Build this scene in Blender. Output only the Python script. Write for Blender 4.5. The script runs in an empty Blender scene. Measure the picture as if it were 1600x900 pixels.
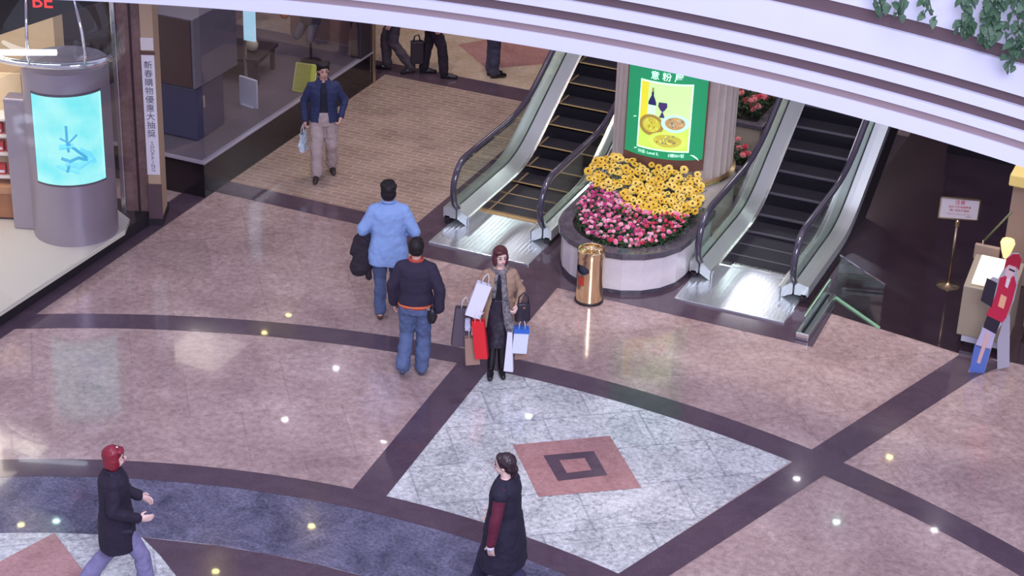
import bpy, bmesh, math, random
from mathutils import Vector, Matrix, Quaternion
from math import pi, sin, cos, radians as R, sqrt, atan2, hypot
random.seed(7)
S = bpy.context.scene
C = S.collection

# ------------------------------------------------------------ camera
FPX, TH, RO, CH, YAW = 3100.0, 0.473177, 0.03755, 11.1414, 0.403125
def _axes():
    F = Vector((0, cos(TH), -sin(TH))); U = Vector((0, sin(TH), cos(TH))); X = Vector((1, 0, 0))
    x = X*cos(RO) + U*sin(RO); y = -X*sin(RO) + U*cos(RO)
    m = Matrix.Rotation(YAW, 3, 'Z')
    return m @ x, m @ y, m @ F
CX, CY, CF = _axes()
cam = bpy.data.cameras.new('camera'); camo = bpy.data.objects.new('camera', cam); C.objects.link(camo)
mw = Matrix((CX, CY, -CF)).transposed().to_4x4(); mw.translation = Vector((0, 0, CH))
camo.matrix_world = mw
cam.sensor_width = 36; cam.lens = FPX/1600*36; cam.clip_end = 500
S.camera = camo

# survey helpers: read a place in the hall off a sight line
def ray(px, py): return CX*(px-800) - CY*(py-450) + CF*FPX
def fl(px, py, z=0.0):
    r = ray(px, py); k = (z-CH)/r.z
    return (r.x*k, r.y*k)
def zat(px, py, b):
    r = ray(px, py); k = (r.x*b[0]+r.y*b[1])/(r.x*r.x+r.y*r.y)
    return CH + r.z*k
def wp(px, py, b, near=0.0):          # point on the upright plane through b, facing the viewer
    n = Vector((CF.x, CF.y, 0)).normalized()
    r = ray(px, py); d = n.dot(Vector((b[0], b[1], 0))) - near
    k = d/r.dot(n)
    return Vector((r.x*k, r.y*k, CH+r.z*k))

# ------------------------------------------------------------ world, lights, exposure
W = bpy.data.worlds.new('world'); S.world = W; W.use_nodes = True
W.node_tree.nodes['Background'].inputs[0].default_value = (0.62, 0.60, 0.86, 1)
W.node_tree.nodes['Background'].inputs[1].default_value = 0.95
S.view_settings.view_transform = 'Standard'; S.view_settings.look = 'None'
S.view_settings.exposure = 0.0; S.view_settings.gamma = 1.0; S.view_settings.use_curve_mapping = False
def area(name, loc, rot, size, power, col, sy=None):
    l = bpy.data.lights.new(name, 'AREA'); l.energy = power; l.color = col; l.size = size
    if sy: l.shape = 'RECTANGLE'; l.size_y = sy
    o = bpy.data.objects.new(name, l); C.objects.link(o); o.location = loc; o.rotation_euler = rot
    return o
area('skylight', (-7, 8, 21), (0, 0, 0), 12, 2000, (0.82, 0.80, 1.0))  # unseen soft light added overhead to fill the hall
area('viewer_side_fill', (2, 2, 13), (R(62), 0, R(20)), 6, 3000, (0.78, 0.80, 1.0))  # unseen light added on the viewer's side for fascia and planter
def spot(name, loc, tgt, power, col, ang=70, blend=.8, rad=.06):
    l = bpy.data.lights.new(name, 'SPOT'); l.energy = power; l.color = col; l.spot_size = R(ang); l.spot_blend = blend; l.shadow_soft_size = rad
    o = bpy.data.objects.new(name, l); C.objects.link(o); o.location = loc
    o.rotation_euler = (Vector(tgt)-Vector(loc)).to_track_quat('-Z', 'Y').to_euler(); return o
WARM = (1.0, 0.80, 0.60)
for x, y in ((-12.6, 23.2), (-11.2, 24.6), (-12.4, 28.4), (-10.6, 30.0), (-14.0, 30.5)):
    spot('mall_fill_spot', (x, y, 8.8 if y < 26.6 else 4.4), (x, y, 0), 420 if y < 26.6 else 130, WARM, 80)  # high ones are added fill with no fitting; low ones serve the soffit downlights
for x, y in ((-9.3, 24.2), (-7.4, 21.2), (-5.9, 24.0), (-3.5, 22.6)):
    spot('mall_fill_spot', (x, y-.6, 8.8), (x, y, 0), 420, (1.0, .92, .86), 60)  # fill spots added over the escalators, without fittings
spot('centre_fill', (-4, 18.5, 15), (-5.4, 19.4, 0), 3000, (1.0, .88, .80), 40, 1.0, .5)  # unseen warm light added to brighten the middle of the floor

# ------------------------------------------------------------ materials
MATS = {}
def mat(name, col, rough=0.5, metal=0.0, emit=None, es=0.0, spec=0.5, alpha=None, trans=0.0, noise=0.0, nscale=20, coat=0.0):
    if name in MATS: return MATS[name]
    m = bpy.data.materials.new(name); m.use_nodes = True; nt = m.node_tree; b = nt.nodes['Principled BSDF']
    b.inputs['Base Color'].default_value = (*col, 1); b.inputs['Roughness'].default_value = rough
    b.inputs['Metallic'].default_value = metal; b.inputs['Specular IOR Level'].default_value = spec
    b.inputs['Transmission Weight'].default_value = trans; b.inputs['Coat Weight'].default_value = coat
    if emit: b.inputs['Emission Color'].default_value = (*emit, 1); b.inputs['Emission Strength'].default_value = es
    if noise:
        tc = nt.nodes.new('ShaderNodeTexCoord'); n = nt.nodes.new('ShaderNodeTexNoise'); n.inputs['Scale'].default_value = nscale
        n.inputs['Detail'].default_value = 4
        mx = nt.nodes.new('ShaderNodeMix'); mx.data_type = 'RGBA'
        mx.inputs['A'].default_value = (*[c*(1-noise) for c in col], 1); mx.inputs['B'].default_value = (*[min(1, c*(1+noise)) for c in col], 1)
        nt.links.new(tc.outputs['Object'], n.inputs['Vector']); nt.links.new(n.outputs['Fac'], mx.inputs['Factor'])
        nt.links.new(mx.outputs['Result'], b.inputs['Base Color'])
    MATS[name] = m; return m
def glassy(name, col=(0.9, 1, 0.95), refl=0.12):
    m = bpy.data.materials.new(name); m.use_nodes = True; nt = m.node_tree; nt.nodes.clear()
    o = nt.nodes.new('ShaderNodeOutputMaterial'); t = nt.nodes.new('ShaderNodeBsdfTransparent'); t.inputs[0].default_value = (*col, 1)
    g = nt.nodes.new('ShaderNodeBsdfGlossy'); g.inputs['Roughness'].default_value = 0.03
    lw = nt.nodes.new('ShaderNodeLayerWeight'); lw.inputs[0].default_value = 0.5
    f = nt.nodes.new('ShaderNodeMath'); f.operation = 'POWER'; f.inputs[1].default_value = 4.0; nt.links.new(lw.outputs['Facing'], f.inputs[0])
    a = nt.nodes.new('ShaderNodeMath'); a.operation = 'MULTIPLY_ADD'; a.inputs[1].default_value = 0.6; a.inputs[2].default_value = 0.03+refl*0.3
    x = nt.nodes.new('ShaderNodeMixShader')
    nt.links.new(f.outputs[0], a.inputs[0]); nt.links.new(a.outputs[0], x.inputs[0]); nt.links.new(t.outputs[0], x.inputs[1])
    nt.links.new(g.outputs[0], x.inputs[2]); nt.links.new(x.outputs[0], o.inputs[0])
    MATS[name] = m; return m
def stone(name, c1, c2, c3, scale=1.2, rough=0.16, joint=None, vein=0.5, fine=0.25, spec=0.5):
    """polished stone: cloudy mix of c1,c2, thin c3 veins, optional slab joints (angle, w, h, colour)"""
    m = bpy.data.materials.new(name); m.use_nodes = True; nt = m.node_tree; N = nt.nodes; L = nt.links; b = N['Principled BSDF']
    tc = N.new('ShaderNodeTexCoord')
    n1 = N.new('ShaderNodeTexNoise'); n1.inputs['Scale'].default_value = scale; n1.inputs['Detail'].default_value = 8; n1.inputs['Roughness'].default_value = 0.65; n1.inputs['Distortion'].default_value = 0.8
    n2 = N.new('ShaderNodeTexNoise'); n2.inputs['Scale'].default_value = scale*14; n2.inputs['Detail'].default_value = 5; n2.inputs['Roughness'].default_value = 0.7
    n3 = N.new('ShaderNodeTexNoise'); n3.inputs['Scale'].default_value = scale*1.7; n3.inputs['Detail'].default_value = 9; n3.inputs['Distortion'].default_value = 2.2
    for n in (n1, n2, n3): L.new(tc.outputs['Object'], n.inputs['Vector'])
    r1 = N.new('ShaderNodeValToRGB'); r1.color_ramp.elements[0].position = 0.36; r1.color_ramp.elements[1].position = 0.64
    r1.color_ramp.elements[0].color = (*c1, 1); r1.color_ramp.elements[1].color = (*c2, 1); L.new(n1.outputs['Fac'], r1.inputs[0])
    # veins where n3 is close to .5
    s = N.new('ShaderNodeMath'); s.operation = 'SUBTRACT'; s.inputs[1].default_value = 0.5; L.new(n3.outputs['Fac'], s.inputs[0])
    ab = N.new('ShaderNodeMath'); ab.operation = 'ABSOLUTE'; L.new(s.outputs[0], ab.inputs[0])
    mr = N.new('ShaderNodeMapRange'); mr.inputs['From Min'].default_value = 0; mr.inputs['From Max'].default_value = 0.018
    mr.inputs['To Min'].default_value = vein; mr.inputs['To Max'].default_value = 0; L.new(ab.outputs[0], mr.inputs['Value'])
    mx = N.new('ShaderNodeMix'); mx.data_type = 'RGBA'; mx.inputs['B'].default_value = (*c3, 1)
    L.new(mr.outputs[0], mx.inputs['Factor']); L.new(r1.outputs[0], mx.inputs['A'])
    mf = N.new('ShaderNodeMix'); mf.data_type = 'RGBA'; mf.blend_type = 'OVERLAY'; mf.inputs['Factor'].default_value = fine
    gr = N.new('ShaderNodeValToRGB'); gr.color_ramp.elements[0].position = 0.35; gr.color_ramp.elements[1].position = 0.65; L.new(n2.outputs['Fac'], gr.inputs[0])
    L.new(mx.outputs['Result'], mf.inputs['A']); L.new(gr.outputs[0], mf.inputs['B'])
    out = mf.outputs['Result']
    if joint:
        ang, w, h, jc, jw = joint
        mp = N.new('ShaderNodeMapping'); mp.inputs['Rotation'].default_value = (0, 0, -R(ang)); L.new(tc.outputs['Object'], mp.inputs['Vector'])
        br = N.new('ShaderNodeTexBrick'); br.inputs['Scale'].default_value = 1; br.inputs['Brick Width'].default_value = w; br.inputs['Row Height'].default_value = h
        br.inputs['Mortar Size'].default_value = jw; br.inputs['Mortar Smooth'].default_value = 0.3
        br.inputs['Color1'].default_value = (0.93, 0.93, 0.93, 1); br.inputs['Color2'].default_value = (1.06, 1.06, 1.06, 1); br.inputs['Mortar'].default_value = (*jc, 1)
        L.new(mp.outputs[0], br.inputs['Vector'])
        mj = N.new('ShaderNodeMix'); mj.data_type = 'RGBA'; mj.blend_type = 'MULTIPLY'; mj.inputs['Factor'].default_value = 1
        L.new(out, mj.inputs['A']); L.new(br.outputs['Color'], mj.inputs['B']); out = mj.outputs['Result']
    L.new(out, b.inputs['Base Color'])
    b.inputs['Roughness'].default_value = rough; b.inputs['Specular IOR Level'].default_value = spec
    if rough < .2: b.inputs['Coat Weight'].default_value = .35; b.inputs['Coat Roughness'].default_value = .025
    MATS[name] = m; return m

ROSE = stone('rose_marble', (0.31, 0.215, 0.205), (0.45, 0.335, 0.31), (0.23, 0.15, 0.145), 0.9, 0.13, (37, 1.1, 1.1, (0.90, 0.88, 0.88), 0.012), 0.35, 0.22)
PALE = stone('pale_grey_marble', (0.38, 0.395, 0.40), (0.62, 0.635, 0.63), (0.16, 0.17, 0.19), 1.3, 0.13, (37, 1.08, 0.72, (0.72, 0.72, 0.75), 0.014), 0.6, 0.36)
DARK = stone('dark_granite', (0.075, 0.048, 0.068), (0.095, 0.064, 0.086), (0.06, 0.045, 0.055), 3, 0.12, None, 0.0, 0.1)
SLATE = stone('slate_blue_marble', (0.060, 0.060, 0.10), (0.15, 0.145, 0.215), (0.28, 0.28, 0.36), 2.0, 0.13, None, 0.2, 0.35)
RED = stone('red_marble', (0.30, 0.15, 0.15), (0.42, 0.23, 0.22), (0.22, 0.10, 0.10), 1.6, 0.14, None, 0.3, 0.15)
BLACK = stone('black_granite', (0.026, 0.015, 0.022), (0.036, 0.022, 0.030), (0.02, 0.016, 0.02), 2, 0.07, None, 0.0, 0.1)
BEIGE = stone('sand_marble', (0.40, 0.30, 0.22), (0.52, 0.42, 0.33), (0.30, 0.2, 0.15), 1.2, 0.13, None, 0.2, 0.15)
def brickfloor():
    m = bpy.data.materials.new('textured_tile'); m.use_nodes = True; nt = m.node_tree; N = nt.nodes; L = nt.links; b = N['Principled BSDF']
    tc = N.new('ShaderNodeTexCoord'); br = N.new('ShaderNodeTexBrick'); br.inputs['Scale'].default_value = 1
    br.inputs['Brick Width'].default_value = 0.30; br.inputs['Row Height'].default_value = 0.10; br.inputs['Mortar Size'].default_value = 0.010
    br.inputs['Color1'].default_value = (0.31, 0.215, 0.165, 1); br.inputs['Color2'].default_value = (0.37, 0.265, 0.21, 1); br.inputs['Mortar'].default_value = (0.44, 0.35, 0.30, 1)
    n = N.new('ShaderNodeTexNoise'); n.inputs['Scale'].default_value = 1.5; n.inputs['Detail'].default_value = 6
    mx = N.new('ShaderNodeMix'); mx.data_type = 'RGBA'; mx.blend_type = 'MULTIPLY'; mx.inputs['Factor'].default_value = 0.5
    L.new(tc.outputs['Object'], br.inputs['Vector']); L.new(tc.outputs['Object'], n.inputs['Vector'])
    r = N.new('ShaderNodeValToRGB'); r.color_ramp.elements[0].position = .35; r.color_ramp.elements[1].position = .6; r.color_ramp.elements[0].color = (.6, .6, .6, 1); L.new(n.outputs['Fac'], r.inputs[0])
    L.new(br.outputs['Color'], mx.inputs['A']); L.new(r.outputs[0], mx.inputs['B']); L.new(mx.outputs['Result'], b.inputs['Base Color'])
    b.inputs['Roughness'].default_value = 0.22; b.inputs['Coat Weight'].default_value = .3; b.inputs['Coat Roughness'].default_value = .04
    bp = N.new('ShaderNodeBump'); bp.inputs['Strength'].default_value = 0.25; bp.inputs['Distance'].default_value = 0.01
    L.new(br.outputs['Fac'], bp.inputs['Height']); bp.invert = True; L.new(bp.outputs[0], b.inputs['Normal'])
    return m
TILE = brickfloor()
def brushed(name, col, rough=0.25, metal=1.0, axis_scale=(2, 2, 60), amp=0.25):
    m = bpy.data.materials.new(name); m.use_nodes = True; nt = m.node_tree; N = nt.nodes; L = nt.links; b = N['Principled BSDF']
    tc = N.new('ShaderNodeTexCoord'); mp = N.new('ShaderNodeMapping'); mp.inputs['Scale'].default_value = axis_scale
    n = N.new('ShaderNodeTexNoise'); n.inputs['Scale'].default_value = 6; n.inputs['Detail'].default_value = 4
    L.new(tc.outputs['Object'], mp.inputs[0]); L.new(mp.outputs[0], n.inputs['Vector'])
    mr = N.new('ShaderNodeMapRange'); mr.inputs['To Min'].default_value = rough*(1-amp); mr.inputs['To Max'].default_value = rough*(1+amp); L.new(n.outputs['Fac'], mr.inputs[0])
    L.new(mr.outputs[0], b.inputs['Roughness']); b.inputs['Base Color'].default_value = (*col, 1); b.inputs['Metallic'].default_value = metal
    MATS[name] = m; return m
STEEL = brushed('brushed_steel', (0.78, 0.80, 0.80), 0.22)
CHROME = mat('chrome', (0.85, 0.85, 0.88), 0.08, 1.0)
PLATE = brushed('steel_plate', (0.70, 0.74, 0.77), 0.2, 0.8)
RUBBER = mat('black_rubber', (0.05, 0.042, 0.065), 0.12, 0, spec=0.9)
TREAD = brushed('tread_metal', (0.055, 0.05, 0.065), 0.42, 0.7, (40, 2, 2), 0.3)
RISER = mat('riser_black', (0.012, 0.010, 0.016), 0.35, 0.3)
YEL = mat('yellow_paint', (0.40, 0.27, 0.12), 0.45)
GLASS = glassy('balustrade_glass', (0.90, 0.97, 0.93), 0.1)
SHOPGLASS = glassy('shop_glass', (0.96, 0.96, 0.98), 0.05)
WHITEP = mat('ivory_paint', (0.67, 0.68, 0.83), 0.45, noise=0.02, nscale=3)
SHADE_TAUPE = mat('taupe_groove', (0.30, 0.22, 0.24), 0.5, noise=0.05, nscale=4)  # shade inside the fascia grooves, put into the colour
BRASS = mat('polished_brass', (0.86, 0.66, 0.40), 0.14, 1.0)

# ------------------------------------------------------------ mesh helpers
def tag(o, label=None, cat=None, group=None, kind=None):
    if label: o['label'] = label
    if cat: o['category'] = cat
    if group: o['group'] = group
    if kind: o['kind'] = kind
    return o
def empty(name, loc=(0, 0, 0), rz=0.0, label=None, cat=None, group=None, kind=None):
    o = bpy.data.objects.new(name, None); C.objects.link(o); o.location = loc; o.rotation_euler = (0, 0, rz); o.empty_display_size = 0.1
    return tag(o, label, cat, group, kind)
def obj(name, vf, m, parent=None, smooth=False, bev=0, loc=None, auto=None):
    v, f = vf
    me = bpy.data.meshes.new(name); me.from_pydata([tuple(p) for p in v], [], f); me.validate(); me.update()
    bm = bmesh.new(); bm.from_mesh(me); bmesh.ops.recalc_face_normals(bm, faces=bm.faces); bm.to_mesh(me); bm.free()
    if m: me.materials.append(m)
    o = bpy.data.objects.new(name, me); C.objects.link(o)
    if parent: o.parent = parent
    if loc: o.location = loc
    if smooth:
        for p in me.polygons: p.use_smooth = True
        if auto:
            me.set_sharp_from_angle(angle=R(auto))
    if bev:
        b = o.modifiers.new('bevel', 'BEVEL'); b.width = bev; b.segments = 2; b.limit_method = 'ANGLE'
    return o
def join(*vfs):
    V, Fc = [], []
    for v, f in vfs:
        n = len(V); V += [tuple(p) for p in v]; Fc += [tuple(i+n for i in q) for q in f]
    return V, Fc
def xf(vf, M): return [M @ Vector(p) for p in vf[0]], vf[1]
def T(x, y, z): return Matrix.Translation((x, y, z))
def RZ(a): return Matrix.Rotation(a, 4, 'Z')
def RX(a): return Matrix.Rotation(a, 4, 'X')
def RY(a): return Matrix.Rotation(a, 4, 'Y')
def box(x0, x1, y0, y1, z0, z1):
    v = [(x0, y0, z0), (x1, y0, z0), (x1, y1, z0), (x0, y1, z0), (x0, y0, z1), (x1, y0, z1), (x1, y1, z1), (x0, y1, z1)]
    return v, [(0, 3, 2, 1), (4, 5, 6, 7), (0, 1, 5, 4), (1, 2, 6, 5), (2, 3, 7, 6), (3, 0, 4, 7)]
def prism(poly, z0, z1):
    n = len(poly); v = [(p[0], p[1], z0) for p in poly] + [(p[0], p[1], z1) for p in poly]
    f = [tuple(range(n))[::-1], tuple(range(n, 2*n))] + [(i, (i+1) % n, n+(i+1) % n, n+i) for i in range(n)]
    return v, f
def sheet(poly, z): return [(p[0], p[1], z) for p in poly], [tuple(range(len(poly)))]
def ringsec(cx, cy, r0, r1, a0, a1, z0, z1, n=96):
    v = []; f = []
    for i in range(n+1):
        a = a0+(a1-a0)*i/n
        for r, z in ((r0, z0), (r1, z0), (r1, z1), (r0, z1)): v.append((cx+r*cos(a), cy+r*sin(a), z))
    for i in range(n):
        for k in range(4): f.append((4*i+k, 4*i+(k+1) % 4, 4*i+4+(k+1) % 4, 4*i+4+k))
    f.append((0, 1, 2, 3)); f.append((4*n, 4*n+3, 4*n+2, 4*n+1))
    return v, f
def annulus(cx, cy, r0, r1, z, n=180, a0=0, a1=2*pi):
    v = []; f = []
    for i in range(n+1):
        a = a0+(a1-a0)*i/n; v += [(cx+r0*cos(a), cy+r0*sin(a), z), (cx+r1*cos(a), cy+r1*sin(a), z)]
    for i in range(n): f.append((2*i, 2*i+1, 2*i+3, 2*i+2))
    return v, f
def lathe(prof, seg=32, cx=0, cy=0, a0=0, a1=2*pi):
    full = abs(a1-a0-2*pi) < 1e-6; n = len(prof); v = []; f = []
    m = seg if full else seg+1
    for i in range(m):
        a = a0+(a1-a0)*i/seg
        for r, z in prof: v.append((cx+r*cos(a), cy+r*sin(a), z))
    for i in range(seg):
        j = (i+1) % m
        for k in range(n-1): f.append((i*n+k, j*n+k, j*n+k+1, i*n+k+1))
    return v, f
def tube(path, r, seg=10, closed=False, up=None):
    P = [Vector(p) for p in path]; n = len(P); v = []; f = []
    rr = r if isinstance(r, (list, tuple)) else [r]*n
    prev = None
    for i in range(n):
        if closed: t = (P[(i+1) % n]-P[i-1]).normalized()
        else: t = (P[min(i+1, n-1)]-P[max(i-1, 0)]).normalized()
        if prev is None:
            a = Vector((0, 0, 1)) if abs(t.z) < 0.9 else Vector((1, 0, 0)); u = t.cross(a).normalized()
        else: u = (prev - t*prev.dot(t)).normalized()
        prev = u; w = t.cross(u)
        for k in range(seg):
            a = 2*pi*k/seg; v.append(P[i]+(u*cos(a)+w*sin(a))*rr[i])
    for i in range(n if closed else n-1):
        j = (i+1) % n
        for k in range(seg): f.append((i*seg+k, i*seg+(k+1) % seg, j*seg+(k+1) % seg, j*seg+k))
    if not closed:
        f.append(tuple(range(seg))[::-1]); f.append(tuple(range((n-1)*seg, n*seg)))
    return v, f
def sweep_x(prof, path):
    """sweep a closed (x, dn) profile along a path in the y-z plane; dn is offset along the path's normal"""
    n = len(path); m = len(prof); v = []; f = []
    for i in range(n):
        y, z = path[i]; y0, z0 = path[max(i-1, 0)]; y1, z1 = path[min(i+1, n-1)]
        L = hypot(y1-y0, z1-z0); ny, nz = -(z1-z0)/L, (y1-y0)/L
        for x, d in prof: v.append((x, y+ny*d, z+nz*d))
    for i in range(n-1):
        for k in range(m): f.append((i*m+k, i*m+(k+1) % m, (i+1)*m+(k+1) % m, (i+1)*m+k))
    f.append(tuple(range(m))[::-1]); f.append(tuple(range((n-1)*m, n*m)))
    return v, f
def ellipsoid(c, r, seg=16, rings=10, M=None):
    v = [(0, 0, 1)]; f = []
    for i in range(1, rings):
        a = pi*i/rings
        for k in range(seg): b = 2*pi*k/seg; v.append((sin(a)*cos(b), sin(a)*sin(b), cos(a)))
    v.append((0, 0, -1)); L = len(v)-1
    for k in range(seg): f.append((0, 1+k, 1+(k+1) % seg)); f.append((L, 1+(rings-2)*seg+(k+1) % seg, 1+(rings-2)*seg+k))
    for i in range(rings-2):
        for k in range(seg): a = 1+i*seg; f.append((a+k, a+seg+k, a+seg+(k+1) % seg, a+(k+1) % seg))
    out = []
    for p in v:
        q = Vector((p[0]*r[0], p[1]*r[1], p[2]*r[2]))
        if M: q = M @ q
        out.append(q+Vector(c))
    return out, f
def cap(p0, p1, r0, r1, seg=12):
    p0, p1 = Vector(p0), Vector(p1); d = (p1-p0); L = max(d.length, 1e-6); d = d/L
    pts = []; rr = []
    for a in (5, 30, 60): pts.append(p0 - d*r0*cos(R(a))); rr.append(max(r0*sin(R(a)), .001))
    pts.append(p0); rr.append(r0); pts.append(p0+d*L*.5); rr.append((r0+r1)/2); pts.append(p1); rr.append(r1)
    for a in (60, 30, 5): pts.append(p1 + d*r1*cos(R(a))); rr.append(max(r1*sin(R(a)), .001))
    v = []; f = []; a = Vector((0, 0, 1)) if abs(d.z) < .9 else Vector((1, 0, 0)); u = d.cross(a).normalized(); w = d.cross(u)
    for p, r in zip(pts, rr):
        for k in range(seg): t = 2*pi*k/seg; v.append(p+(u*cos(t)+w*sin(t))*r)
    n = len(pts)
    for i in range(n-1):
        for k in range(seg): f.append((i*seg+k, i*seg+(k+1) % seg, (i+1)*seg+(k+1) % seg, (i+1)*seg+k))
    f.append(tuple(range(seg))[::-1]); f.append(tuple(range((n-1)*seg, n*seg)))
    return v, f
def rings(L, seg=24, p=2.3):
    """closed loft of super-elliptic rings: (z, hx, hy, ox, oy)"""
    v = []; f = []
    for z, hx, hy, ox, oy in L:
        for k in range(seg):
            a = 2*pi*k/seg; c, s = cos(a), sin(a)
            v.append((ox+hx*abs(c)**(2/p)*(1 if c >= 0 else -1), oy+hy*abs(s)**(2/p)*(1 if s >= 0 else -1), z))
    n = len(L)
    for i in range(n-1):
        for k in range(seg): f.append((i*seg+k, i*seg+(k+1) % seg, (i+1)*seg+(k+1) % seg, (i+1)*seg+k))
    f.append(tuple(range(seg))[::-1]); f.append(tuple(range((n-1)*seg, n*seg)))
    return v, f
def struct(name, vf, m, parent=None, **k):
    o = obj(name, vf, m, parent, **k)
    if not parent: o['kind'] = 'structure'
    return o
_tc = {}
def text_vf(s, h, depth=0.004, mapf=None, bold=0.0):
    """lettering as mesh: centred, letter height h, lying in x-z plane facing -y; mapf may bend it"""
    cu = bpy.data.curves.new('lettering', 'FONT'); cu.body = s; cu.size = 1; cu.align_x = 'CENTER'; cu.align_y = 'CENTER'; cu.resolution_u = 2; cu.offset = bold
    o = bpy.data.objects.new('lettering', cu); C.objects.link(o)
    dg = bpy.context.evaluated_depsgraph_get(); me = bpy.data.meshes.new_from_object(o.evaluated_get(dg))
    V = [v.co.copy() for v in me.vertices]; Fc = [tuple(p.vertices) for p in me.polygons]
    bpy.data.objects.remove(o); bpy.data.curves.remove(cu); bpy.data.meshes.remove(me)
    v = [(p.x*h, -depth, p.y*h) for p in V]
    if mapf: v = [mapf(*p) for p in v]
    return v, Fc

# ------------------------------------------------------------ the floor
CC = (-7.12, 6.24)            # centre of the paving circles
RA1, RA2, RB1, RB2, RC = 12.176, 11.823, 8.953, 8.620, 7.60
base = struct('floor', box(-40, 14, -8, 46, -0.3, 0.0), ROSE)
def inlay(name, vf, m): return obj(name, vf, m, base)
def P(*q): return [fl(*a) for a in q]
# dark rings, blue ring, inner disc
inlay('slate_ring', annulus(*CC, RC, RB2+.02, 0.002), SLATE)
inlay('inner_disc', annulus(*CC, 0, RC, 0.002), PALE)
# wedge of pale stone between the two straight bands
x1a, x1b = -7.85, -8.26
def on_arc(Rr, a): return (CC[0]+Rr*cos(a), CC[1]+Rr*sin(a))
def ang_x(Rr, x): return math.acos((x-CC[0])/Rr)
b2l = [fl(966, 897), fl(1234, 722), fl(1322, 670), fl(1497, 556)]
b2r = [fl(1049, 897), fl(1285, 743), fl(1387, 675), fl(1525, 589)]
def seg_line(P0, P1, t): return (P0[0]+(P1[0]-P0[0])*t, P0[1]+(P1[1]-P0[1])*t)
def arc_hit(Rr, P0, P1):
    best = None
    for i in range(4001):
        t = -1+3*i/4000; q = seg_line(P0, P1, t); e = abs(hypot(q[0]-CC[0], q[1]-CC[1])-Rr)
        if best is None or e < best[0]: best = (e, q)
    return best[1]
hB = arc_hit(RB1, b2l[0], b2l[1]); hA = arc_hit(RA2, b2l[0], b2l[1])
aB0 = atan2(hB[1]-CC[1], hB[0]-CC[0]); aA0 = atan2(hA[1]-CC[1], hA[0]-CC[0])
aB1 = ang_x(RB1, -7.8); aA1 = ang_x(RA2, -7.95)
wedge = [on_arc(RB1, aB0+(aB1-aB0)*i/24) for i in range(25)] + [on_arc(RA2, aA1+(aA0-aA1)*i/24) for i in range(25)]
inlay('pale_panel', sheet(wedge, 0.002), PALE)
inlay('band_ring', annulus(*CC, RA2, RA1, 0.004, 240), DARK)
inlay('band_ring', annulus(*CC, RB2, RB1, 0.004, 240), DARK)
b1 = [(-8.13, 14.95), (-7.76, 14.95), (-7.93, 17.85), (-8.05, 20.4), (-8.50, 20.4), (-8.32, 17.95)]
inlay('straight_band', sheet(b1, 0.005), DARK)
d0 = Vector((b2l[0][0]-b2l[3][0], b2l[0][1]-b2l[3][1])).normalized()
inlay('straight_band', sheet([hB if False else (b2l[0][0]+d0.x*.6, b2l[0][1]+d0.y*.6), (b2r[0][0]+d0.x*.6, b2r[0][1]+d0.y*.6), b2r[3], (b2r[3][0]+.25, b2r[3][1]+.45), (b2l[3][0], b2l[3][1]+.2), b2l[3]][::1], 0.005), DARK)
# red diamond with its dark frame
D = [(-7.03, 16.66), (-6.17, 17.31), (-5.50, 16.50), (-6.38, 15.86)]
inlay('red_diamond', sheet(D, 0.006), RED)
dc = (sum(p[0] for p in D)/4, sum(p[1] for p in D)/4)
I1 = P((848.7, 712.5), (927.5, 705.5), (949.2, 743.2), (872, 752.5)); ic = (sum(p[0] for p in I1)/4, sum(p[1] for p in I1)/4)
inlay('dark_diamond_frame', sheet(I1, 0.008), DARK)
inlay('diamond_centre', sheet([(ic[0]+(p[0]-ic[0])*.5, ic[1]+(p[1]-ic[1])*.5) for p in I1], 0.010), RED)
# inner disc fan: dark wedge and red triangle
fan = P((222, 840), (250, 868), (275, 900), (300, 945)) + [on_arc(RC*.3, R(80)), on_arc(RC, R(60))] + [on_arc(RC-0.002, R(60)+(R(107)-R(60))*i/12) for i in range(1, 12)]
inlay('dark_fan', sheet(fan, 0.004), DARK)
inlay('red_diamond', sheet([fl(85, 833), fl(0, 878), (-12.2, 10.6), fl(140, 905)], 0.006), RED)
# bands round the escalators and along the shop front
inlay('escalator_surround', sheet([(-10.40, 20.28), (-4.78, 20.28), (-4.81, 21.21), (-5.35, 21.21), (-5.35, 27.2), (-10.40, 27.2)], 0.003), DARK)
inlay('cross_band', sheet([(-13.3, 20.74), (-10.3, 20.74), (-10.3, 21.12), (-13.3, 21.12)], 0.004), DARK)
inlay('textured_tile_panel', sheet([(-13.3, 21.12), (-10.40, 21.12), (-10.40, 25.72), (-13.3, 25.72)], 0.003), TILE)
inlay('cross_band', sheet([(-15.5, 25.72), (-10.3, 25.72), (-10.3, 26.2), (-15.5, 26.2)], 0.004), DARK)
inlay('sand_panel', sheet([(-16.5, 26.2), (-9.8, 26.2), (-9.8, 33), (-16.5, 33)], 0.003), BEIGE)
inlay('red_diamond', sheet([fl(760, 108), fl(716, 70), (-11.4, 29.6), (-9.9, 28.2), fl(857, 100)], 0.005), RED)
inlay('shop_front_band', sheet([(-13.6, 2), (-13.24, 2), (-13.24, 25.72), (-13.6, 25.72)], 0.006), DARK)
bl = [(-4.81, 21.21), fl(1340, 503), fl(1375, 514), fl(1440, 534), fl(1500, 553), (-2.7, 21.0), (4, 21.2), (4, 27.5), (-5.35, 27.5), (-5.35, 21.21)]
inlay('black_floor_panel', sheet(bl, 0.006), BLACK)

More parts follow.
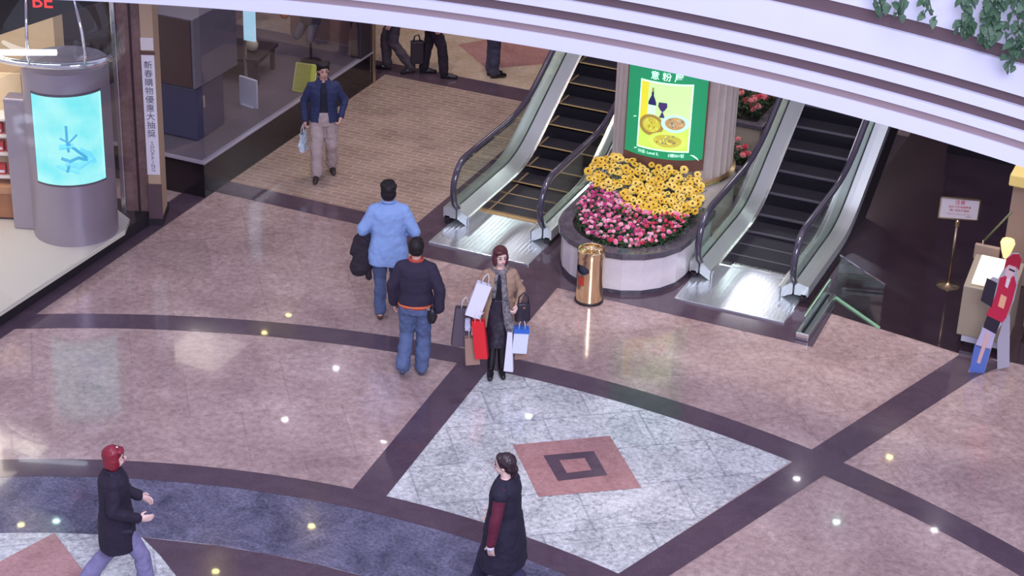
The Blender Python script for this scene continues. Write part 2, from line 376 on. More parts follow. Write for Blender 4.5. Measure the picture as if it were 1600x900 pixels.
# ------------------------------------------------------------ far walls and soffit of the mall
WALLB = mat('brown_wall', (0.20, 0.12, 0.11), 0.45, noise=0.1, nscale=2)
struct('wall_back', box(-22, 8, 33, 33.3, 0, 8.6), WALLB)
struct('wall_left', box(-14.7, -13.45, 25.35, 25.75, 0, 4.4), WALLB)
struct('ceiling', box(-22, 8, 26.6, 33, 4.5, 4.7), mat('soffit_paint', (0.42, 0.36, 0.33), 0.6))
struct('ceiling_upper', box(-50, 14, 27.0, 70, 12.0, 12.3), mat('upper_ceiling_paint', (0.62, 0.56, 0.62), 0.6))
struct('wall_right', box(-4.7, 4, 27.0, 27.4, 0, 4.4), mat('dark_wall', (0.035, 0.022, 0.032), 0.15))
struct('trim_1', box(-4.7, 4, 26.86, 27.0, 0.0, 0.35), mat('dark_trim', (0.012, 0.008, 0.012), 0.3))

# ------------------------------------------------------------ the curved balcony edge
BC = (-6.62, 3.43); BR = 14.0
def fascia():
    lv = [(4.21, 4.36, 0), (4.36, 4.44, 1), (4.44, 4.53, 0), (4.53, 4.63, 2), (4.63, 4.74, 0), (4.74, 4.84, 2), (4.84, 5.12, 0), (5.12, 5.25, 2), (5.25, 5.90, 0)]
    o = empty('balcony', (0, 0, 0), 0, 'curved ivory balcony edge with grooves darkened for shade sweeping across above the escalators', 'balcony')
    a0, a1 = R(15), R(165)
    prof = [(BR+1.5, 4.21)]
    for z0, z1, k in lv:
        r = BR + (0 if k == 0 else (0.03 if k == 1 else 0.05)) + (0.02 if z0 > 4.6 else 0) + (0.03 if z0 > 5.2 else 0)
        prof += [(r, z0), (r, z1)]
    prof += [(BR+0.40, 5.92), (BR+0.40, 5.60), (BR+1.5, 5.60), (BR+1.5, 4.21)]
    obj('fascia', lathe(prof, 160, *BC, a0, a1), WHITEP, o, smooth=True, auto=25)
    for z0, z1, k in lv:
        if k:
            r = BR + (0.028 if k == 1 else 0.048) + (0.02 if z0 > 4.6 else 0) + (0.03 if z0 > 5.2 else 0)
            obj('groove_strip', ringsec(*BC, r-0.004, r+0.01, a0, a1, z0+.002, z1-.002, 160), SHADE_TAUPE if k == 1 else mat('dark_taupe_groove', (0.12, 0.075, 0.09), 0.5), o, smooth=True, auto=25)  # dark strips paint the shade into the white moulding's recesses
    return o
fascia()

# ------------------------------------------------------------ escalators
SL = 0.56                          # slope of the incline
Y0, YI, YE = 21.95, 23.25, 29.2    # comb, start of incline, end built
def inc(y, ys=YI, r=1.0):          # smooth height of an incline starting near ys
    if y < ys-r/2: return 0.0
    if y > ys+r/2: return SL*(y-ys)
    t = (y-(ys-r/2))/r; return SL*r*0.5*t*t
def escalator(cx, label, yellow, steel):
    o = empty('escalator', (cx, Y0, 0), 0, label, 'escalator', 'escalators on either side of the flower bed')
    L = lambda vf: xf(vf, T(0, -Y0, 0))
    hw = 0.43
    # steps
    n = 0; y = Y0 - 0.10; k = 0
    ST = .345
    while y < YE:
        z = inc(y+ST, YI+.1, 0.9) + 0.012
        zp = inc(y, YI+.1, 0.9) + 0.012
        st = obj('step', L(box(-hw, hw, y, y+ST+.02, z-.03, z)), TREAD if not yellow else TREAD, o)
        if z-zp > 0.01: obj('riser', L(box(-hw, hw, y+.0, y+.012, zp-.03, z-.004)), RISER, st)
        m = YEL if yellow else mat('grey_nosing', (0.13, 0.12, 0.15), 0.4, 0.4)
        w = .014 if yellow else .03
        obj('nosing', L(join(box(-hw, hw, y-.004, y+w, z-.008, z+.004), box(-hw, -hw+w*.8, y, y+ST, z-.004, z+.004), box(hw-w*.8, hw, y, y+ST, z-.004, z+.004))) if yellow else L(box(-hw, hw, y-.004, y+w, z-.02, z+.003)), m, st)
        y += ST
    # landing plate and comb
    obj('landing_plate', L(box(-.70, .70, 20.66, Y0-.10, 0.0, 0.028)), PLATE, o, bev=.004)
    v = [box(-hw, hw, Y0-.14, Y0-.07, 0.028, 0.036)]
    for i in range(30):
        x = -hw+.01+i*(2*hw-.02)/29; v.append(box(x-.005, x+.005, Y0-.07, Y0-.02, 0.02, 0.034))
    obj('comb_plate', L(join(*v)), YEL if yellow else STEEL, o)
    g = []
    for i in range(24):
        x = -.66+i*1.32/23; g.append(box(x-.006, x+.006, 20.72, Y0-.16, 0.028, 0.031))
    obj('plate_ribs', L(join(*g)), PLATE, o)
    yy = [21.30, 21.6, 22.0, 22.5, 22.75, 22.9, 23.05, 23.2, 23.35, 23.5, 23.65, 23.8, 24.1, 25, 26, 27, 28, YE]
    for s in (-1, 1):
        wo = .735 if s*(cx+7.6) < 0 else .80
        # skirt (dark + bright edge), inner deck, outer deck, cladding, glass, rail
        base_ = [(y, inc(y)) for y in yy]
        obj('skirt_panel', L(sweep_x([(s*hw, -.25), (s*(hw+.03), -.25), (s*(hw+.03), .16), (s*hw, .16)], base_)), STEEL, o, smooth=True, auto=40)
        obj('skirt_edge', L(sweep_x([(s*(hw-.012), .145), (s*(hw+.012), .145), (s*(hw+.012), .17), (s*(hw-.012), .17)], base_)), mat('bright_edge', (.9, .88, .85), .25, 1), o)
        obj('inner_deck', L(sweep_x([(s*(hw+.02), .15), (s*.60, .27), (s*.60, .10), (s*(hw+.02), .02)], base_)), steel, o, smooth=True, auto=30)
        obj('outer_deck', L(sweep_x([(s*.625, .27), (s*wo, .235), (s*wo, .10), (s*.625, .10)], base_)), steel, o, smooth=True, auto=30)
        lo = [(21.30, 0.0)] + [(y, 0.0) for y in (21.8, 22.5)] + [(y, max(0, inc(y)-.45)) for y in yy if y > 22.8]
        vv = []; ff = []
        for i, y in enumerate([q for q in yy]):
            vv += [(s*(wo-.02), y, max(0.0, inc(y)-.5)), (s*(wo-.02), y, inc(y)+.12), (s*(wo-.09), y, inc(y)+.12), (s*(wo-.09), y, max(0.0, inc(y)-.5))]
        for i in range(len(yy)-1):
            for q in range(4): ff.append((4*i+q, 4*i+(q+1) % 4, 4*i+4+(q+1) % 4, 4*i+4+q))
        ff.append((0, 1, 2, 3)); ff.append(tuple(range(len(vv)-4, len(vv))))
        obj('side_cladding', L((vv, ff)), mat('side_panel', (.035, .028, .034), .3, .3), o)
        # newel outline
        rz, rb, rn = 0.90, 0.17, 0.365
        yc, zc = 21.55, rz-rn
        arcp = [(yc-rn*sin(R(a)), zc+rn*cos(R(a))) for a in range(180, -1, -12)]
        top = [(y, rz+inc(y, 23.42, 1.0)) for y in (21.9, 22.3, 22.7, 22.85, 23.0, 23.15, 23.3, 23.45, 23.6, 23.75, 23.95, 24.3, 25, 26, 27, 28, YE)]
        path = [(21.95, zc-rn)] + arcp + top
        x = s*.612
        rp = tube([(x, y, z) for y, z in path], 0.034, 10)
        # flatten the tube: wider in x
        vv = [((p[0]-x)*1.25+x, p[1], p[2]) for p in rp[0]]
        obj('handrail', L((vv, rp[1])), RUBBER, o, smooth=True)
        ip = [(y+.0, z) for y, z in path]
        obj('handrail_track', L(sweep_x([(x-.02, -.055), (x+.02, -.055), (x+.02, -.03), (x-.02, -.03)], path[::1][1:])), CHROME, o, smooth=True, auto=40)
        gv = []; gf = []
        gl = [p for p in path[1:] if True]
        # glass: outline minus rail radius, closed by the deck line
        inner = []
        for y, z in arcp: inner.append((yc+(y-yc)*.88, zc+(z-zc)*.88))
        inner += [(y, z-.045) for y, z in top]
        lowp = [(y, inc(y)+.2) for y in reversed([q for q in yy if q >= 21.6])]
        poly = [p for p in inner if p[1] > .2 or p[0] > 22] + lowp
        n = len(poly)
        gv = [(x-.005, y, z) for y, z in poly]+[(x+.005, y, z) for y, z in poly]
        gf = [tuple(range(n)), tuple(range(2*n-1, n-1, -1))] + [(i, (i+1) % n, n+(i+1) % n, n+i) for i in range(n)]
        obj('glass_panel', L((gv, gf)), GLASS, o)
        obj('newel_box', L(box(x-.10, x+.10, 21.42, 21.85, 0.028, .16)), mat('newel_black', (.03, .025, .03), .3, .4), o, bev=.01)
    return o
STEEL2 = brushed('deck_steel', (0.86, 0.93, 0.88), 0.20, 0.75)
escalator(-9.30, 'escalator with yellow-edged dark steps left of the flower bed', True, STEEL2)
escalator(-5.95, 'escalator with grey-edged dark steps right of the flower bed', False, STEEL2)

# low glass guard at the foot of the right escalator
def guard():
    o = empty('glass_guard', (-4.85, 20.4, 0), 0, 'low glass guard with green lit edge beside the right escalator', 'glass barrier')
    GE = mat('green_glass_edge', (0.30, 0.50, 0.32), 0.15, 0, (0.35, 0.7, 0.4), 0.10)
    L = lambda vf: xf(vf, T(4.85, -20.4, 0))
    obj('shoe', L(box(-5.02, -4.86, 20.36, 21.55, 0.004, .10)), STEEL, o, bev=.01)
    obj('shoe_slot', L(box(-4.965, -4.925, 20.40, 21.5, .10, .104)), RISER, o)
    obj('glass_panel', L(box(-4.95, -4.938, 20.42, 21.5, .09, .30)), GLASS, o)
    obj('glass_edge', L(join(box(-4.952, -4.936, 20.42, 21.5, .30, .312))), GE, o)
    a = Vector((-4.88, 21.62)); b = Vector((-4.19, 21.09)); d = (b-a).normalized(); n = Vector((-d.y, d.x))*.006
    q = [a-n, b-n, b+n, a+n]
    obj('glass_panel', L(prism([tuple(p) for p in q], .02, .60)), GLASS, o)
    n2 = n*2.5; q = [a-n2, b-n2, b+n2, a+n2]
    obj('glass_edge', L(prism([tuple(p) for p in q], .006, .03)), GE, o)
    obj('top_rail', L(tube([(a.x, a.y, .60), (b.x, b.y, .60)], .012, 8)), CHROME, o)
guard()

# ------------------------------------------------------------ flower bed, column, light box
STONEW = stone('cream_stone', (0.74, 0.68, 0.69), (0.84, 0.78, 0.78), (0.55, 0.5, 0.5), 1.0, 0.3, None, 0.1, 0.06)
RIM = stone('grey_granite_rim', (0.075, 0.065, 0.085), (0.12, 0.105, 0.13), (0.05, 0.04, 0.05), 4, 0.15, None, 0, 0.3)
PCX, PCY = -7.53, 21.24
def stadium(r, y1, n=10, facet=True):      # faceted rounded front, straight sides running back to y1
    pts = [(PCX+r, y1)]
    for i in range(n+1): a = -pi*i/n; pts.append((PCX+r*cos(a), PCY+r*sin(a)))
    pts.append((PCX-r, y1)); return pts
def bed():
    o = empty('flower_bed', (PCX, PCY, 0), 0, 'raised cream stone flower bed with dark granite rim between the escalators', 'planter')
    L = lambda vf: xf(vf, T(-PCX, -PCY, 0))
    obj('plinth', L(prism(stadium(.79, 22.18), 0.0, .06)), RIM, o)
    obj('wall', L(prism(stadium(.81, 22.18), .06, .50)), STONEW, o, bev=.004)
    # joints of the facets
    ou = stadium(.86, 22.18); inn = stadium(.68, 22.18); n = len(ou)
    v = [(x, y, .50) for x, y in ou]+[(x, y, .58) for x, y in ou]+[(x, y, .58) for x, y in inn]+[(x, y, .50) for x, y in inn]
    f = [(k*n+i, k*n+(i+1), ((k+1) % 4)*n+i+1, ((k+1) % 4)*n+i) for k in range(4) for i in range(n-1)] + [(0, n, 2*n, 3*n), (n-1, 4*n-1, 3*n-1, 2*n-1)]
    obj('rim', L((v, f)), RIM, o, bev=.006)
    obj('soil', L(prism(stadium(.69, 22.17), .44, .53)), mat('soil', (.02, .015, .012), .9), o)
bed()
COLX, COLY, COLR = -7.60, 23.05, 0.80
def column():
    o = empty('column', (COLX, COLY, 0), 0, 'round beige fluted column behind the yellow flowers', 'column')
    m = stone('column_stone', (0.52, 0.43, 0.38), (0.62, 0.53, 0.48), (0.5, 0.4, 0.35), .8, .35, None, 0, .05)
    v = []; n = 360
    prof = []
    for i in range(n):
        a = 2*pi*i/n; r = COLR - 0.022*(abs(sin(a*36/2))**.5 if True else 0)
        prof.append((r*cos(a), r*sin(a)))
    obj('fluted_shaft', prism(prof, 0.70, 4.4), m, o)
    obj('base_ring', lathe([(0, .0), (.85, .0), (.85, .62), (.83, .68), (.82, .72), (0, .72)], 64), m, o, smooth=True, auto=30)
    ga = mat('gilt', (.70, .50, .25), .25, 1)
    obj('gilt_moulding', lathe([(.80, .72), (.845, .72), (.845, .76), (.80, .78)], 64), ga, o, smooth=True, auto=30)
    obj('gilt_edge', xf(box(.80, .83, -.03, .03, .74, 4.4), RZ(R(38))), ga, o)
column()
def lightbox():
    o = empty('light_box', (COLX, COLY, 0.9), 0, 'lit green curved poster box with food picture on the column', 'sign')
    A0, A1 = R(-116), R(-46)
    zb, zt = 1.13, 3.2
    r = COLR+.06
    fr = mat('bronze_frame', (.24, .11, .08), .35, .3)
    dz = -.9
    obj('frame', ringsec(0, 0, COLR-.03, r+.02, A0-.03, A1+.03, zb-.16+dz, zt+.05+dz, 40), fr, o, smooth=True, auto=30)
    ge = lambda n, c, e: mat(n, c, .4, 0, c, e)
    obj('green_panel', ringsec(0, 0, r+.02, r+.026, A0, A1, zb+dz, zt+dz, 40), ge('lit_green', (.015, .24, .10), 0.8), o, smooth=True, auto=30)
    # poster area: from angle
    pa0, pa1 = R(-103), R(-58.5)
    pz0, pz1 = 1.25, 2.15
    am = (pa0+pa1)/2; ph = pz1-pz0; pw = (pa1-pa0)*r
    def mp(lift):
        rr = r+.026+lift
        def f(x, y, z): a = am + x/rr; q = rr-y*0; return (q*cos(a), q*sin(a), z)
        return f
    def patch(name, poly, col, e, lift):      # poly in poster units: x -.5...5, z 0..1
        # subdivide horizontally via fan of the polygon into thin strips is not needed: polygons are small or gridded
        f = mp(lift); v = [f(x*pw, 0, pz0+dz+z*ph) for x, z in poly]
        c = Vector((0, 0, 0))
        for p in v: c += Vector(p)
        c = c/len(v); rr = hypot(c.x, c.y); want = r+.026+lift; c.x *= want/rr; c.y *= want/rr
        n = len(v); v.append(tuple(c)); fc = [(i, (i+1) % n, n) for i in range(n)]
        return obj(name, (v, fc), ge(name+'_lit_%02d%02d%02d' % tuple(int(c*99) for c in col), col, e), o)
    def grid(name, x0, x1, z0, z1, col, e, lift, n=24):
        f = mp(lift); v = []; fc = []
        for i in range(n+1):
            x = x0+(x1-x0)*i/n; v += [f(x*pw, 0, pz0+dz+z0*ph), f(x*pw, 0, pz0+dz+z1*ph)]
        for i in range(n): fc.append((2*i, 2*i+2, 2*i+3, 2*i+1))
        return obj(name, (v, fc), ge(name+'_lit_%02d%02d%02d' % tuple(int(c*99) for c in col), col, e), o)
    def ell(cx, cz, rx, rz, n=28, a0=0): return [(cx+rx*cos(2*pi*i/n+a0), cz+rz*sin(2*pi*i/n+a0)) for i in range(n)]
    grid('poster_border', -.52, .52, -.015, 1.015, (.55, .95, .60), 1.0, .002)
    grid('poster_ground', -.49, .49, .01, .99, (.50, .82, .30), .85, .004)
    grid('poster_table', -.49, .49, .01, .36, (.50, .72, .10), .8, .005)
    grid('poster_side', -.49, -.34, .36, .99, (.66, .62, .04), .8, .0055, 6)
    pt = lambda n, p, c, l, e=.8: patch(n, p, c, e, l)
    pt('bottle_body', [(-.33, .52), (-.17, .52), (-.17, .70), (-.20, .76), (-.225, .80), (-.23, .92), (-.27, .92), (-.275, .80), (-.30, .76), (-.33, .70)], (.02, .02, .10), .008)
    pt('bottle_label', [(-.33, .52), (-.17, .52), (-.17, .66), (-.33, .66)], (.55, .85, .55), .010)
    pt('bottle_cap', [(-.27, .86), (-.23, .86), (-.23, .92), (-.27, .92)], (.3, .25, .1), .010)
    pt('wine_glass', [(-.12, .72), (.04, .72), (.05, .66), (.0, .60), (-.03, .585), (-.03, .50), (.02, .49), (-.10, .49), (-.05, .50), (-.05, .585), (-.08, .60), (-.13, .66)], (.05, .03, .12), .008)
    def dish(cx, cz, rx, rz, rim, foods, l):
        pt('plate_rim', ell(cx, cz, rx, rz), rim, l)
        pt('plate_food', ell(cx, cz+.005, rx*.72, rz*.70), foods[0], l+.002)
        rnd = random.Random(int(cx*100)+5)
        for i in range(34):
            a = rnd.random()*2*pi; q = sqrt(rnd.random())*.6
            pt('food_piece', ell(cx+rx*q*cos(a), cz+.01+rz*q*sin(a), .022, .016, 6, a), foods[i % len(foods)], l+.003+.00005*i)
    dish(-.24, .36, .25, .16, (.30, .20, .05), [(.50, .48, .05), (.62, .60, .12), (.38, .30, .04)], .009)
    dish(.22, .42, .27, .135, (.45, .85, .62), [(.42, .25, .10), (.55, .35, .18), (.15, .16, .12), (.40, .42, .30)], .012)
    dish(.10, .15, .38, .14, (.55, .70, .12), [(.45, .42, .06), (.62, .60, .14), (.30, .20, .05), (.16, .22, .16)], .016)
    let = ge('lit_letters', (.62, .95, .80), 1.1)
    def lettering(s, x, z, h, bold=0.0, name='lettering'):
        f = mp(.006); return obj(name, text_vf(s, h, 0, lambda a, b, c: f(a+x*pw, 0, pz0+dz+z*ph+c), bold), let, o)
    for i, ch in enumerate('意粉屋'):
        lettering(ch, -.23+i*.232, 1.095, .120, .008, 'heading_character')
    lettering('分店: Level 5,', -.27, -.068, .052, .004, 'address_line')
    lettering('5樓501號', .28, -.068, .052, .004, 'address_line')
    f = mp(.006)
    def leaf(x, z, ang, l, w):
        pts = [(-.5, 0), (-.2, .5), (.2, .4), (.5, 0), (.2, .1), (-.2, .15)]
        v = []
        for a, b in pts: X = a*l*cos(ang)-b*w*sin(ang); Zz = a*l*sin(ang)+b*w*cos(ang); v.append(f(x*pw+X, 0, pz0+dz+z*ph+Zz))
        return v, [tuple(range(len(v)))]
    obj('leaf_mark', join(leaf(.64, -.10, R(-35), .16, .05), leaf(-.60, .42, R(25), .06, .03), leaf(-.54, -.05, R(20), .06, .03)), let, o)
lightbox()

# terraces behind the column
def terraces():
    o = empty('terraced_planter', (-7.1, 24.3, 0), 0, 'stepped cream planter rising behind the fluted column', 'planter')
    L = lambda vf: xf(vf, T(7.1, -24.3, 0))
    cream = mat('cream_wall', (.55, .47, .36), .5, noise=.05)
    for i, (y0, y1, z) in enumerate(((23.95, 24.40, .36), (24.40, 25.6, .84), (25.6, 27.4, 1.5))):
        obj('tier', L(box(-8.25, -6.82, y0, y1, 0, z)), cream, o, bev=.01)
        obj('rim', L(join(box(-8.28, -6.78, y0-.04, y0+.08, z, z+.07), box(-6.90, -6.78, y0+.08, y1, z, z+.07), box(-8.28, -8.16, y0+.08, y1, z, z+.07))), RIM, o, bev=.006)
        obj('soil', L(box(-8.16, -6.90, y0+.08, y1-.01, z, z+.04)), MATS['soil'], o)
terraces()

# flowers -----------------------------------------------------
LEAF = mat('leaf_green', (.035, .085, .030), .5, noise=.4, nscale=9)
def flower_mesh(kind):
    rnd = random.Random(3)
    pet = []
    if kind == 'yellow':
        for ringn, rr, n, up in ((0, .052, 13, .010), (1, .036, 11, .018)):
            for i in range(n):
                a = 2*pi*i/n+ringn*.2; w = .0095; t = .012; dr = rnd.uniform(-.004, .004)
                p = [(t, -w*.5, up*.5), ((t+rr)*.6, -w, up), (rr+dr, 0, up*.55), ((t+rr)*.6, w, up), (t, w*.5, up*.5)]
                pet.append(xf((p, [(0, 1, 2, 3, 4)]), RZ(a)))
    else:
        for ringn, rr, n, up in ((0, .034, 9, .006), (1, .025, 7, .014), (2, .014, 5, .020)):
            for i in range(n):
                a = 2*pi*i/n+ringn*.35; w = .0085
                p = [(0, 0, up*.4), (rr*.6, -w, up), (rr, 0, up*.9), (rr*.6, w, up)]
                pet.append(xf((p, [(0, 1, 2, 3)]), RZ(a)))
    return join(*pet)
def stem_mesh(h):
    vs = [tube([(0, 0, -h), (0.004, 0, -h*.5), (0, 0, 0)], .003, 5)]
    for i in range(3):
        a = i*2.2; z = -h*(.25+.22*i)
        vs.append(xf(([(0, 0, 0), (.03, -.012, .012), (.06, 0, .004), (.03, .012, .012)], [(0, 1, 2, 3)]), T(0, 0, z) @ RZ(a)))
    return join(*vs)
def flowers():
    ymat = [mat('petal_yellow', (.74, .46, .035), .5), mat('petal_gold', (.84, .60, .12), .5)]
    cmat = mat('flower_heart', (.10, .035, .015), .8)
    pm = [mat('petal_magenta', (.52, .05, .20), .5), mat('petal_rose', (.80, .22, .38), .5), mat('petal_pink', (.86, .46, .56), .5), mat('petal_crimson', (.62, .04, .10), .5)]
    rm = [mat('petal_red', (.62, .05, .08), .5), mat('petal_coral', (.78, .25, .26), .5)]
    def proto(kind, pmat):
        me = bpy.data.meshes.new('petals'); v, f = flower_mesh(kind); me.from_pydata([tuple(p) for p in v], [], f); me.materials.append(pmat); return me
    def simple(vf, m, n):
        me = bpy.data.meshes.new(n); me.from_pydata([tuple(p) for p in vf[0]], [], vf[1]); me.materials.append(m); return me
    YP = [proto('yellow', m) for m in ymat]; PP = [proto('pink', m) for m in pm]; RP = [proto('pink', m) for m in rm]
    heart = simple(ellipsoid((0, 0, .012), (.014, .014, .009), 10, 6), cmat, 'heart'); st = simple(stem_mesh(.16), LEAF, 'stem')
    def add(name, meshes, p, n, sc, label, cat, group, hz):
        me = random.choice(meshes); cn = me.materials[0].name.split('_')[1]; label = label.replace('COL', cn); group = group.replace('COL', cn)
        o = bpy.data.objects.new(name, me); C.objects.link(o); o.location = p
        q = Vector((0, 0, 1)).rotation_difference(Vector(n).normalized()); o.rotation_mode = 'QUATERNION'; o.rotation_quaternion = q @ Quaternion((0, 0, 1), random.random()*6.28)
        o.scale = (sc, sc, sc); tag(o, label, cat, group)
        s = bpy.data.objects.new('stem', st); C.objects.link(s); s.parent = o
        if hz:
            h = bpy.data.objects.new('flower_heart', heart); C.objects.link(h); h.parent = o
    # yellow mass: a dome in front of the column; pink mass: lower crescent in front of it
    rnd = random.Random(11)
    done = []
    def scatter(poly_px, zf, n, mind):
        pts = []; tries = 0
        xs = [p[0] for p in poly_px]; ys = [p[1] for p in poly_px]
        while len(pts) < n and tries < 40000:
            tries += 1; x = rnd.uniform(min(xs), max(xs)); y = rnd.uniform(min(ys), max(ys))
            ins = False; j = len(poly_px)-1
            for i in range(len(poly_px)):
                xi, yi = poly_px[i]; xj, yj = poly_px[j]
                if (yi > y) != (yj > y) and x < (xj-xi)*(y-yi)/(yj-yi)+xi: ins = not ins
                j = i
            if not ins: continue
            if all((x-a)**2+(y-b)**2 > mind*mind for a, b in pts): pts.append((x, y))
        return [(x, y, zf(x, y)) for x, y in pts]
    ypoly = [(-8.30, 21.95), (-8.22, 22.15), (-8.05, 22.2), (-7.95, 22.15), (-7.6, 22.10), (-7.2, 22.15), (-6.95, 22.15), (-6.82, 21.95), (-6.72, 21.62), (-6.85, 21.45), (-7.25, 21.32), (-7.60, 21.35), (-7.75, 21.62), (-8.1, 21.62), (-8.3, 21.75)]
    def yz(x, y): return .72+.30*min(1, max(0, (y-21.3)/.8)) + rnd.uniform(-.04, .04)
    for x, y, z in scatter(ypoly, yz, 230, .058):
        add('yellow_daisy', YP, (x, y, z), (rnd.uniform(-.5, .6), -.5+rnd.uniform(-.5, .4), .9), rnd.uniform(.8, 1.25), 'COL daisy with a dark heart in the mass before the column', 'flower', 'COL daisies in the flower bed', True)
    ppoly = [(-8.20, 21.75), (-8.17, 21.15), (-8.02, 20.88), (-7.8, 20.68), (-7.5, 20.58), (-7.2, 20.62), (-6.95, 20.82), (-6.80, 21.12), (-6.78, 21.42), (-7.25, 21.35), (-7.60, 21.40), (-7.75, 21.65)]
    def pz(x, y): return .63+.16*min(1, max(0, (y-20.7)/.7)) + rnd.uniform(-.03, .03)
    for x, y, z in scatter(ppoly, pz, 290, .040):
        r0 = [PP[0], PP[0], PP[1], PP[2]] if x < -7.6 else [PP[0], PP[1], PP[2], PP[3]] if x < -7.2 else [PP[1], PP[3], PP[3], PP[2]]
        add('pink_chrysanthemum', r0, (x, y, z), (rnd.uniform(-.6, .7), -.5+rnd.uniform(-.5, .5), .9), rnd.uniform(.65, 1.15), 'small COL chrysanthemum at the front of the flower bed', 'flower', 'COL chrysanthemums in the flower bed', False)
    for y0, y1, z0, n, lab in ((24.06, 24.34, .50, 26, 'lower'), (24.50, 25.4, 1.00, 60, 'upper')):
        pts = scatter([(-7.6, y0), (-6.9, y0), (-6.9, y1), (-7.6, y1)], lambda x, y: z0+rnd.uniform(0, .22), n, .06)
        for x, y, z in pts: add('red_chrysanthemum', RP, (x, y, z), (rnd.uniform(-.4, .5), -.5, .9), rnd.uniform(1.2, 1.7), 'small COL chrysanthemum on the %s terrace behind the column' % lab, 'flower', 'COL chrysanthemums on the %s terrace' % lab, False)
    # foliage under the blooms
    def foliage(name, poly, zf, n, label):
        V = []
        for x, y, z in scatter(poly, zf, n, .012):
            a = rnd.random()*6.28; t = rnd.uniform(-.6, .6); s = rnd.uniform(.7, 1.5)
            V.append(xf(([(0, 0, 0), (.022*s, -.012*s, .006), (.05*s, 0, 0), (.022*s, .012*s, .006)], [(0, 1, 2, 3)]), T(x, y, z) @ RZ(a) @ RY(t)))
        o = obj(name, join(*V), LEAF); tag(o, label, 'foliage', kind='stuff')
    foliage('foliage', ypoly, lambda x, y: yz(x, y)-rnd.uniform(.02, .25), 900, 'dark green leaves filling in beneath the yellow daisies')
    foliage('foliage', ppoly, lambda x, y: pz(x, y)-rnd.uniform(.0, .12), 1500, 'dark green leaves between the pink chrysanthemums')
    foliage('foliage', [(-7.7, 24.06), (-6.92, 24.06), (-6.92, 24.34), (-7.7, 24.34)], lambda x, y: .50+rnd.uniform(-.08, .16), 350, 'dark green leaves on the lower terrace behind the column')
    foliage('foliage', [(-7.7, 24.5), (-6.92, 24.5), (-6.92, 25.4), (-7.7, 25.4)], lambda x, y: 1.0+rnd.uniform(-.08, .16), 600, 'dark green leaves on the upper terrace behind the column')
flowers()

# litter bin ---------------------------------------------------
def bin_():
    c = fl(920, 469); o = empty('litter_bin', (c[0], c[1], 0), 0, 'polished brass litter bin in front of the flower bed', 'litter bin')
    r = .165; h = .70
    n = 48; V = []; Fc = []
    # shell with an oval mouth facing the hall's left front
    am = atan2(-1, .15)-R(28)
    zs = [0.03+(h-.09-.03)*k/24 for k in range(25)]
    for z in zs:
        for i in range(n): a = 2*pi*i/n; V.append((r*cos(a), r*sin(a), z))
    for k in range(24):
        for i in range(n):
            a = 2*pi*(i+.5)/n; z = (zs[k]+zs[k+1])/2
            da = (a-am+pi) % (2*pi)-pi
            if (da*r/.095)**2 + ((z-.47)/.055)**2 < 1: continue
            Fc.append((k*n+i, k*n+(i+1) % n, (k+1)*n+(i+1) % n, (k+1)*n+i))
    obj('shell', (V, Fc), BRASS, o, smooth=True)
    obj('inner_liner', lathe([(0, .05), (r-.015, .05), (r-.015, h-.10)], 40), mat('liner', (.05, .06, .10), .4), o, smooth=True)
    obj('mouth_rim', tube([((r+.002)*cos(am+.095/r*cos(t)), (r+.002)*sin(am+.095/r*cos(t)), .47+.055*sin(t)) for t in [2*pi*i/28 for i in range(28)]], .006, 6, closed=True), mat('rim_black', (.03, .02, .03), .3), o, smooth=True)
    obj('base', lathe([(0, 0), (r+.012, 0), (r+.012, .025), (r, .035), (0, .035)], 48), mat('base_black', (.02, .015, .02), .4), o, smooth=True, auto=30)
    # pierced ash tray top
    obj('top_collar', lathe([(r-.02, h-.09), (r+.006, h-.09), (r+.008, h-.07), (r+.006, h-.01), (r-.005, h), (r-.018, h-.005), (r-.02, h-.05)], 48), BRASS, o, smooth=True, auto=40)
    obj('ash_tray', lathe([(0, h-.045), (r-.03, h-.045), (r-.02, h-.03)], 40), BRASS, o, smooth=True)
    tp = []
    for i in range(10):
        a = 2*pi*i/10; tp.append(tube([((.03)*cos(a), .03*sin(a), h-.03), ((r-.03)*cos(a+.3), (r-.03)*sin(a+.3), h-.008)], .006, 6))
    tp.append(tube([(.03*cos(t), .03*sin(t), h-.03) for t in [2*pi*i/16 for i in range(16)]], .006, 6, closed=True))
    obj('pierced_grille', join(*tp), BRASS, o, smooth=True)
    lab = []
    for k in range(6):
        for i in range(7):
            pass
    ra = r+.0025
    v = []; f = []
    for i in range(9): a = am-.25+.5*i/8; v += [(ra*cos(a), ra*sin(a), .26), (ra*cos(a), ra*sin(a), .37)]
    for i in range(8): f.append((2*i, 2*i+2, 2*i+3, 2*i+1))
    obj('sticker', (v, f), mat('sticker_red', (.6, .05, .03), .4), o, smooth=True)
bin_()

